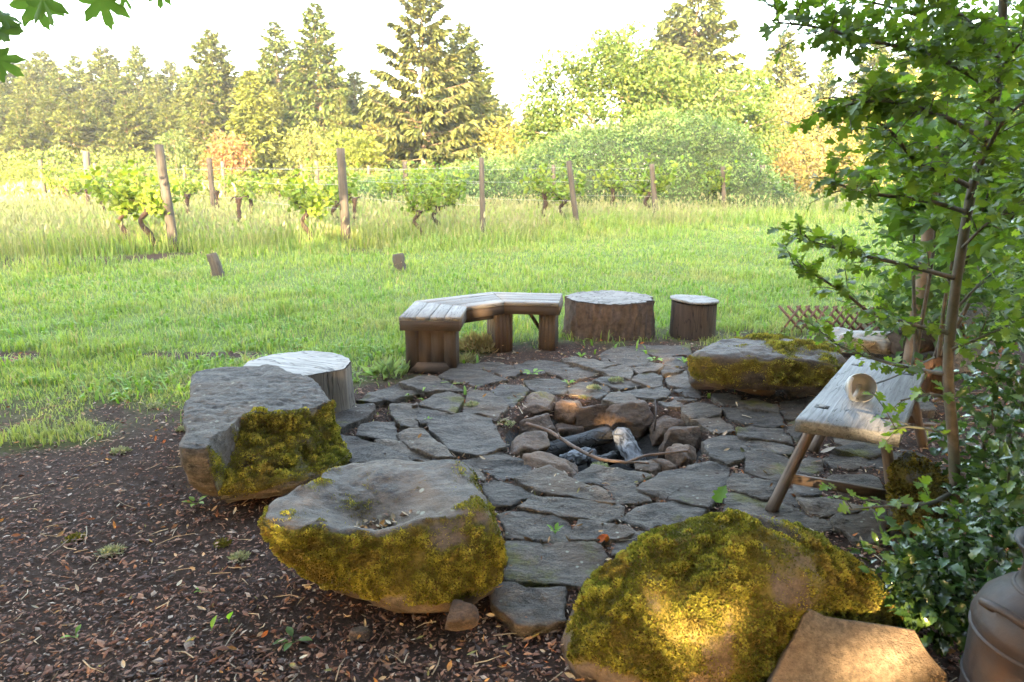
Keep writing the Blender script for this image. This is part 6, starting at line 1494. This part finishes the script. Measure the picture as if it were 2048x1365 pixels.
def broadleaf(name, label, base, lobes, size, col, alt, seed, leaf=SIMPLE, mat=M_TREE, trunk=0.16, cat='tree', group=None, trunk_mat=None, inner=0.35):
    r = np.random.default_rng(seed); root = empty(name, base, label, cat, group); b0 = A(base, float); tk = MB(); Ps, Ds, Cs = [], [], []
    fork = b0 + A([0, 0, np.mean([l[0][2] for l in lobes]) * 0.35])
    tk.add(*tube(smooth_path([b0 - A([0, 0, .1]), b0 + A([.05, 0, fork[2] * .5]), fork], 8), np.linspace(trunk, trunk * .7, 9)[:len(smooth_path([b0, b0, fork], 8))], 9))
    for (c, rad, m) in lobes:
        c, rad = A(c, float), A(rad, float); q = smooth_path([fork, (fork + c) / 2 + r.normal(0, .2, 3) * trunk * 4, c + A([0, 0, rad[2] * .5])], 10); tk.add(*tube(q, np.linspace(trunk * .5, trunk * .1, len(q)), 6, cap=False))
        for k in range(5):
            e = c + rand_dirs(1, r)[0] * rad * .8; i = r.integers(3, len(q)); tk.add(*tube(smooth_path([q[i], (q[i] + e) / 2 + r.normal(0, .1, 3), e], 6), np.linspace(trunk * .18, trunk * .05, 7), 5, cap=False))
        u_ = rand_dirs(m, r); lump = 1 + 0.42 * fbm(u_ * 2.4 + seed + c.sum(), 3, seed)[:, None]; rr2 = r.random((m, 1)) ** inner
        Ps.append(c + u_ * rad * lump * rr2); Ds.append(norm(u_ + r.normal(0, .6, (m, 3)) + A([0, 0, -.3]))); Cs.append(vary(A(col) * r.uniform(.8, 1.2), m, r, .25, alt, .25))
    Ps, Ds, Cs = np.concatenate(Ps), np.concatenate(Ds), np.concatenate(Cs); ok = Ps[:, 2] > 0.02; Ps, Ds, Cs = Ps[ok], Ds[ok], Cs[ok]; n = len(Ps)
    hole = fbm(Ps / size[1] * 0.22, 2, seed + 7) > -0.42; Ps, Ds, Cs = Ps[hole], Ds[hole], Cs[hole]; n = len(Ps)
    tk.obj('trunk', trunk_mat or M_TRUNK, root, smooth=True)
    o = leaf_cloud(leaf, Ps, Ds, norm(A([0, 0, .8]) + r.normal(0, .55, (n, 3))), r.uniform(size[0], size[1], n), Cs, 'crown', mat, root); o['kind'] = 'stuff'
    return root
def lobe(px, py, d, rx, ry, rz, m): return (PY(px, py, d), (rx, ry, rz), m)
broadleaf('broadleaf_tree', 'wide loose-crowned broadleaf tree behind the bramble mound', tuple(PY(1300, 400, 36) * A([1, 1, 0])),
    [lobe(1120, 190, 35, 1.9, 1.6, 1.7, 3800), (PY(1215, 150, 36), (2.0, 1.6, 1.7), 3600), lobe(1285, 140, 36, 1.9, 1.4, 1.7, 3400), lobe(1180, 270, 34, 2.4, 1.8, 1.6, 4200), lobe(1250, 210, 35, 2.0, 1.6, 1.6, 3000), lobe(1340, 200, 36, 2.2, 1.8, 1.9, 4200), lobe(1440, 210, 36, 1.9, 1.6, 1.6, 3400), lobe(1500, 270, 37, 1.8, 1.4, 1.5, 2600), lobe(1500, 190, 38, 1.3, 1.2, 1.5, 1700), lobe(1230, 90, 37, 1.2, 1.2, 1.0, 1200), lobe(1080, 270, 35, 1.2, 1.2, 1.0, 1200), lobe(1380, 290, 35, 2.6, 1.8, 1.2, 2200)],
    (0.14, 0.28), (0.062, 0.105, 0.024), (0.11, 0.135, 0.034), 501, trunk=0.22)
broadleaf('red_shrub', 'reddish-leaved shrub at the foot of the conifers', tuple(PY(462, 370, 44) * A([1, 1, 0])), [lobe(462, 305, 44, 1.3, 1.2, 1.1, 1500), lobe(440, 330, 44, 1.1, 1.0, .8, 900)], (0.14, 0.26), (0.24, 0.12, 0.06), (0.16, 0.16, 0.04), 502, trunk=0.08, cat='shrub')
broadleaf('sun_tinted_tree', 'golden sunlit tree right of the broadleaf tree', tuple(PY(1590, 390, 42) * A([1, 1, 0])), [lobe(1600, 300, 42, 1.9, 1.6, 2.6, 2400), lobe(1660, 330, 44, 1.8, 1.5, 1.7, 1700), lobe(1580, 220, 44, 1.2, 1.2, 1.6, 1000), lobe(1700, 250, 45, 1.5, 1.4, 2.2, 1500)], (0.16, 0.3), (0.19, 0.165, 0.055), (0.24, 0.195, 0.08), 503, trunk=0.14)  # leaf colour of these trees carries the warm low sunlight
broadleaf('sun_tinted_tree', 'yellow-green sunlit tree behind the hawthorn foliage', tuple(PY(1790, 390, 44) * A([1, 1, 0])), [lobe(1790, 230, 44, 2.1, 1.8, 2.6, 2400), lobe(1760, 330, 43, 1.9, 1.5, 1.6, 1500), lobe(1880, 250, 46, 2.1, 1.8, 2.6, 2000), lobe(1990, 250, 46, 2.4, 1.8, 3.0, 1800)], (0.16, 0.3), (0.16, 0.17, 0.04), (0.23, 0.2, 0.06), 504, trunk=0.14)
for k, (x_, y_, d, rx, rz, m, col_, lb) in enumerate(((705, 300, 40, 1.5, 1.1, 1700, (0.17, 0.22, 0.04), 'round green shrub behind the thick mossy post'), (760, 290, 47, 1.9, 1.6, 1500, (0.24, 0.22, 0.06), 'pale sunlit shrub left of the large open fir'), (620, 290, 48, 1.7, 1.5, 1400, (0.19, 0.22, 0.06), 'pale sunlit shrub under the tallest conifers'),
        (900, 270, 46, 2.2, 1.6, 1800, (0.22, 0.22, 0.06), 'sunlit shrub beneath the large open fir'), (1010, 290, 42, 1.6, 1.5, 1300, (0.24, 0.23, 0.05), 'yellow shrub at the left foot of the broadleaf tree'), (110, 335, 50, 3.0, 1.2, 1900, (0.15, 0.21, 0.05), 'bright sunlit bushes at the foot of the left conifers'), (250, 335, 50, 2.6, 1.1, 1500, (0.16, 0.21, 0.05), 'pale sunlit bush behind the left vines'), (350, 300, 48, 1.2, 1.2, 900, (0.10, 0.15, 0.05), 'dark green bush left of the red shrub'),
        (1560, 360, 38, 1.3, 1.2, 1200, (0.26, 0.20, 0.07), 'orange-lit bush at the right end of the bramble mound'), (1680, 390, 34, 1.6, 1.0, 1200, (0.24, 0.2, 0.06), 'golden low bush seen past the hawthorn leaf tips'), (1800, 400, 30, 1.8, 1.2, 1300, (0.18, 0.2, 0.05), 'low green-gold bush behind the hawthorn trunk'), (20, 350, 46, 2.2, 1.3, 1200, (0.18, 0.22, 0.05), 'green bush at the left edge below the conifers'))):  # warm leaf colour of the right-hand bushes carries the low sun
    c = PY(x_, y_, d); broadleaf('background_shrub', lb, (c[0], c[1], 0), [(c, (rx, rx * .8, rz), m), (c - A([rx * .4, .3, c[2] * .55]), (rx * 1.1, rx * .8, max(c[2] * .55, .5)), m // 2), (c + A([rx * .5, .3, -c[2] * .55]), (rx * 1.0, rx * .8, max(c[2] * .55, .5)), m // 2)], (0.14, 0.28), tuple(A(col_) * .62), tuple(A(col_) * .9), 520 + k, trunk=0.07, cat='shrub', inner=.3)

# bramble mound
r = np.random.default_rng(61); mroot = empty('bramble_mound', (5.8, 30.0, 0), 'big rounded mound of green brambles behind the vineyard', 'bramble')
mx, my = np.meshgrid(np.linspace(-9.5, 14.2, 80), np.linspace(24.5, 36, 36))
def mound_z(x_, y_):
    prof = np.interp(x_, [-9.5, -6.5, -3, 0, 2.3, 4.4, 6.3, 7.9, 9.2, 10.1, 10.8], [0.1, 0.9, 1.35, 1.9, 2.7, 3.35, 3.6, 3.3, 2.7, 1.7, 0.1])
    cy = 30.0 + 0.08 * (4 - x_); f = np.clip(1 - ((y_ - cy) / 4.6) ** 2, 0, 1) ** 0.55
    return prof * f * (1 + 0.16 * n2(x_, y_, 0.5, 3)) + 0.22 * n2(x_, y_, 1.3, 4) * (f > 0)
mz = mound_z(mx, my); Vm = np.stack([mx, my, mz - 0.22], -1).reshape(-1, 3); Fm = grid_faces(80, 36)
obj('shade_core', Vm, Fm, mat_plain('bramble_shade', (0.03, 0.045, 0.015), 0.95, sc=4), mroot, smooth=True)  # dark sheet under the leaves, standing in for the shaded inside
p, nr = sample_surface(Vm + A([0, 0, .22]), Fm, 85000, r); ok = (p[:, 2] > 0.05) & (p[:, 1] < 32.5); p, nr = p[ok], nr[ok]; n = len(p)
nr = np.where(nr[:, 2:] < 0, -nr, nr); p = p + nr * r.uniform(-.25, .22, (n, 1)) + A([0, 0, 1]) * (r.random((n, 1)) < .12) * r.uniform(0, .45, (n, 1))
c = vary((0.075, 0.135, 0.045), n, r, .35, (0.135, 0.195, 0.065), .3) * (1 + .45 * fbm(p * .9, 3, 8) + .3 * fbm(p * 3.1, 2, 9))[:, None]; fl = r.random(n) < .012 + .05 * (fbm(p * .7, 2, 4) > .45); c[fl] = A([0.55, 0.5, 0.5])
o = leaf_cloud(SIMPLE, p, norm(nr * .4 + r.normal(0, .7, (n, 3))), norm(nr + A([0, -.1, .6]) + r.normal(0, .4, (n, 3))), r.uniform(.06, .15, n) * np.where(fl, .6, 1), c, 'foliage', M_TREE, mroot); o['kind'] = 'stuff'
sh = MB(); i_ = r.integers(0, len(p), 260); SP_, SD_ = [], []
for i in i_:
    if p[i, 2] < 0.5: continue
    d = norm(nr[i] + A([0, 0, .9]) + r.normal(0, .5, 3)); L = r.uniform(.3, .8); q = smooth_path([p[i], p[i] + d * L * .6, p[i] + d * L + A([r.normal(0, .15), r.normal(0, .15), -.12])], 8); sh.add(*tube(q, np.linspace(.008, .003, len(q)), 3, cap=False)); SP_.append(np.repeat(q, 3, 0) + r.normal(0, .05, (len(q) * 3, 3))); SD_.append(rand_dirs(len(q) * 3, r))
sh.obj('shoots', M_VINE, mroot)['kind'] = 'stuff'; SP_, SD_ = np.concatenate(SP_), np.concatenate(SD_)
o = leaf_cloud(SIMPLE, SP_, SD_, rand_dirs(len(SP_), r), r.uniform(.07, .15, len(SP_)), vary((0.13, 0.19, 0.065), len(SP_), r, .3), 'shoot_leaves', M_TREE, mroot); o['kind'] = 'stuff'
# pale flowering meadow strip beyond the vines
r = np.random.default_rng(62); n = 26000; x_ = r.uniform(-26, 8, n); y_ = r.uniform(30, 44, n); zz = 0.25 + 1.0 * r.random(n) * (0.8 + .4 * n2(x_, y_, .4, 3))
cm = np.where((r.random(n) < .35)[:, None], A([0.38, 0.33, 0.2]), A([0.19, 0.22, 0.06])) * r.uniform(.7, 1.2, (n, 1))
o = leaf_cloud((SIMPLE[0] * A([1, .5, 1]), SIMPLE[1]), np.c_[x_, y_, zz * .7], norm(A([0, 0, 1]) + r.normal(0, .4, (n, 3))), rand_dirs(n, r), r.uniform(.2, .5, n), cm, 'meadow', M_GRASS, loc=(0, 0, 0)); tag(o, 'pale sunlit tall meadow between the vineyard and the trees', 'meadow', kind='stuff')

# ------------------------------------------------------------------ maple over the camera and shade trees behind it
BEAMS = [  # gaps cut through the crowns to aim sun at chosen spots: target point, radius
    (P(1262, 845, 0.08), 0.10), (P(1350, 880, 0.05), 0.10), (A([0.36, 1.72, 0.12]), 0.17), (A([0.60, 1.70, 0.10]), 0.14), (A([0.86, 1.68, 0.18]), 0.27), (A([0.95, 1.58, 0.10]), 0.2), (A([0.75, 1.85, 0.40]), 0.12), (P(770, 1150, 0.12), 0.10), (P(1775, 1000, 0.08), 0.07),
    (P(360, 655, 0.05), 0.16), (P(470, 632, 0.05), 0.22), (P(560, 620, 0.05), 0.2), (A([-6.8, 13.3, 1.0]), 0.9), (A([-7.6, 13.8, 0.9]), 0.8), (A([-3.9, 14.3, 0.8]), 0.8), (A([-7.0, 12.4, 0.0]), 0.25), (P(1620, 1090, 0.25), 0.12)]
def beam_gap(p):
    keep = np.ones(len(p), bool); thin = np.random.default_rng(len(p)).random(len(p))
    for T, rad in BEAMS:
        v = p - T; s = v @ SUNV; keep &= ~((np.linalg.norm(v - s[:, None] * SUNV, axis=1) < rad + 0.10) & (s > 0) & (thin > 0.10))
    return keep
r = np.random.default_rng(71)
for k, (cx, cy, hh, rx) in enumerate(((-30, -8, 8.2, 4.6), (-22.5, -7, 8.8, 4.8), (-15, -8, 9.6, 4.8), (-8.2, -7, 10.6, 4.6), (-2, -8.5, 12.2, 4.4), (4, -7, 13.4, 4.6), (10.5, -8, 13.4, 4.8), (18, -7.5, 12.0, 5.0), (26, -8, 12, 5))):  # unseen trees, heights set by how far their shade should reach
    root = empty('shade_tree', (cx, cy, 0), 'leafy tree behind the viewpoint that shades the fire pit', 'tree', 'shade trees behind the viewpoint'); n = 5600
    u_ = rand_dirs(n, r) * r.random((n, 1)) ** .4; p = A([cx, cy, hh * .5]) + u_ * A([rx, 2.6, hh * .52]) * (1 + .25 * fbm(u_ * 2, 2, k)[:, None]); p = p[beam_gap(p)]; n = len(p)
    V, F = tube([[cx, cy, -.1], [cx + .2, cy, hh * .4], [cx, cy, hh * .8]], [.3, .22, .08], 10); obj('trunk', V, F, M_TRUNK, root, smooth=True)
    o = leaf_cloud(SIMPLE, p, rand_dirs(n, r), rand_dirs(n, r), r.uniform(.5, .75, n), vary((0.04, 0.06, 0.018), n, r), 'crown', M_SHADE, root); o['kind'] = 'stuff'
mp = empty('maple_tree', (-3.6, -1.6, 0), 'maple whose lobed leaves hang into the top left corner', 'tree')
V, F = tube(smooth_path([[-3.6, -1.6, -.1], [-3.5, -1.5, 1.5], [-3.2, -1.3, 3.2], [-3.0, -1.0, 5.5]], 14), np.linspace(.24, .1, 15)[:len(smooth_path([[0, 0, 0], [0, 0, 1], [0, 0, 2], [0, 0, 3]], 14))], 12); obj('trunk', V, F, M_BARK, mp, smooth=True)
for tip in ((-1.9, 2.3, 2.35), (-1.2, 0.6, 2.9), (0.6, -0.2, 3.0), (-4.2, 1.0, 3.0)):
    q = smooth_path([[-3.3, -1.4, 2.6], [(-3.3 + tip[0]) / 2, (-1.4 + tip[1]) / 2, (2.6 + tip[2]) / 2 + .35], tip], 14); V, F = tube(q, np.linspace(.06, .012, len(q)), 8); obj('limb', V, F, M_BARK, mp, smooth=True)
Ps = []
for (c, rad, m) in (((-1.2, -0.6, 3.6), (2.6, 1.5, 0.75), 1100), ((1.6, -1.0, 3.8), (2.2, 1.4, 0.9), 700), ((-3.6, 0.2, 3.8), (2.4, 1.8, 0.9), 1000), ((-3.0, -1.4, 5.5), (3.0, 2.0, 1.6), 900), ((-1.5, 1.6, 4.0), (3.4, 1.8, 0.8), 2000), ((2.6, 1.2, 4.0), (2.6, 2.0, 0.9), 1400), ((-4.5, 2.4, 4.2), (2.0, 1.6, 0.8), 700)):  # unseen lobes added overhead to darken the foreground
    u_ = rand_dirs(m, r) * r.random((m, 1)) ** .4; Ps.append(A(c) + u_ * A(rad))
p = np.concatenate(Ps); d = norm(p - A([0, 0, CAM_H])); vis = (d @ A([0, CP, -SP]) > 0.05) & ((d @ A([0, SP, CP])) / np.maximum(d @ A([0, CP, -SP]), 1e-3) < 0.58); p = p[~vis]; p = p[beam_gap(p)]; n = len(p)
o = leaf_cloud((SIMPLE[0] * A([1, 1.5, 1]), SIMPLE[1]), p, norm(r.normal(0, 1, (n, 3)) * A([1, 1, .4])), norm(A([0, 0, 1]) + r.normal(0, .35, (n, 3))), r.uniform(.14, .21, n), vary((0.07, 0.13, 0.025), n, r), 'crown', M_LEAF, mp); o['kind'] = 'stuff'
mlm = new_mesh('leaf', MAPLE[0], MAPLE[1], [M_LEAF], col=np.tile(A([0.085, 0.15, 0.035]), (len(MAPLE[0]), 1))); ml = A(mp.location)
for (x_, y_, d_, dr, nn, s) in ((48, -32, 2.35, (0.35, 0.1, -0.95), (0.1, -0.8, 0.5), .15), (78, -38, 2.3, (0.2, -.1, -0.95), (-.3, -0.9, 0.4), .15), (190, -42, 2.4, (0.15, 0.1, -0.95), (0.3, -0.85, 0.45), .16), (236, -30, 2.45, (0.3, 0.0, -0.7), (-.4, -0.6, 0.6), .09), (318, -36, 2.4, (-.1, 0.1, -0.95), (0.5, -0.6, 0.5), .085), (-30, 70, 2.3, (0.75, 0.0, 0.1), (0.1, -0.7, 0.7), .13), (-35, 105, 2.25, (0.75, 0.1, -0.45), (-.1, -0.8, 0.6), .13), (-20, 20, 2.3, (0.6, 0.2, -.4), (0, -.5, .9), .1)):
    pos = PY(x_, y_, d_); V, F = tube(smooth_path([pos, (pos + A([-1.9, 2.3, 2.35])) / 2 + A([0, 0, 0.04]), A([-1.9, 2.3, 2.35])], 8), 0.0022, 5); obj('leaf_stalk', V, F, M_BARK, mp)
    o = bpy.data.objects.new('leaf', mlm); COL.objects.link(o); o.parent = mp
    o.matrix_local = Matrix.Translation(Vector(pos - ml)) @ Matrix(frames(A([dr]), A([nn]))[0].tolist()).to_4x4() @ Matrix.Scale(s * 0.95, 4)

# ------------------------------------------------------------------ added volume imitating veiling lens glare
VEIL_DENSITY = 0.0006
if VEIL_DENSITY > 0:
    V, F = box((0, 60, 10), (420, 200, 24)); F = A(F)
    hm = bpy.data.materials.new('glare_veil'); hm.use_nodes = True; nt = hm.node_tree; nt.nodes.clear()
    out = nt.nodes.new('ShaderNodeOutputMaterial'); pv = nt.nodes.new('ShaderNodeVolumePrincipled'); pv.inputs['Color'].default_value = (0.88, 0.93, 0.97, 1); pv.inputs['Density'].default_value = VEIL_DENSITY; pv.inputs['Anisotropy'].default_value = 0.2
    nt.links.new(pv.outputs[0], out.inputs['Volume'])
    tag(obj('glare_veil', V, F, hm), 'pale volume added over the vineyard and trees to imitate lens glare', 'glare_veil', kind='stuff')
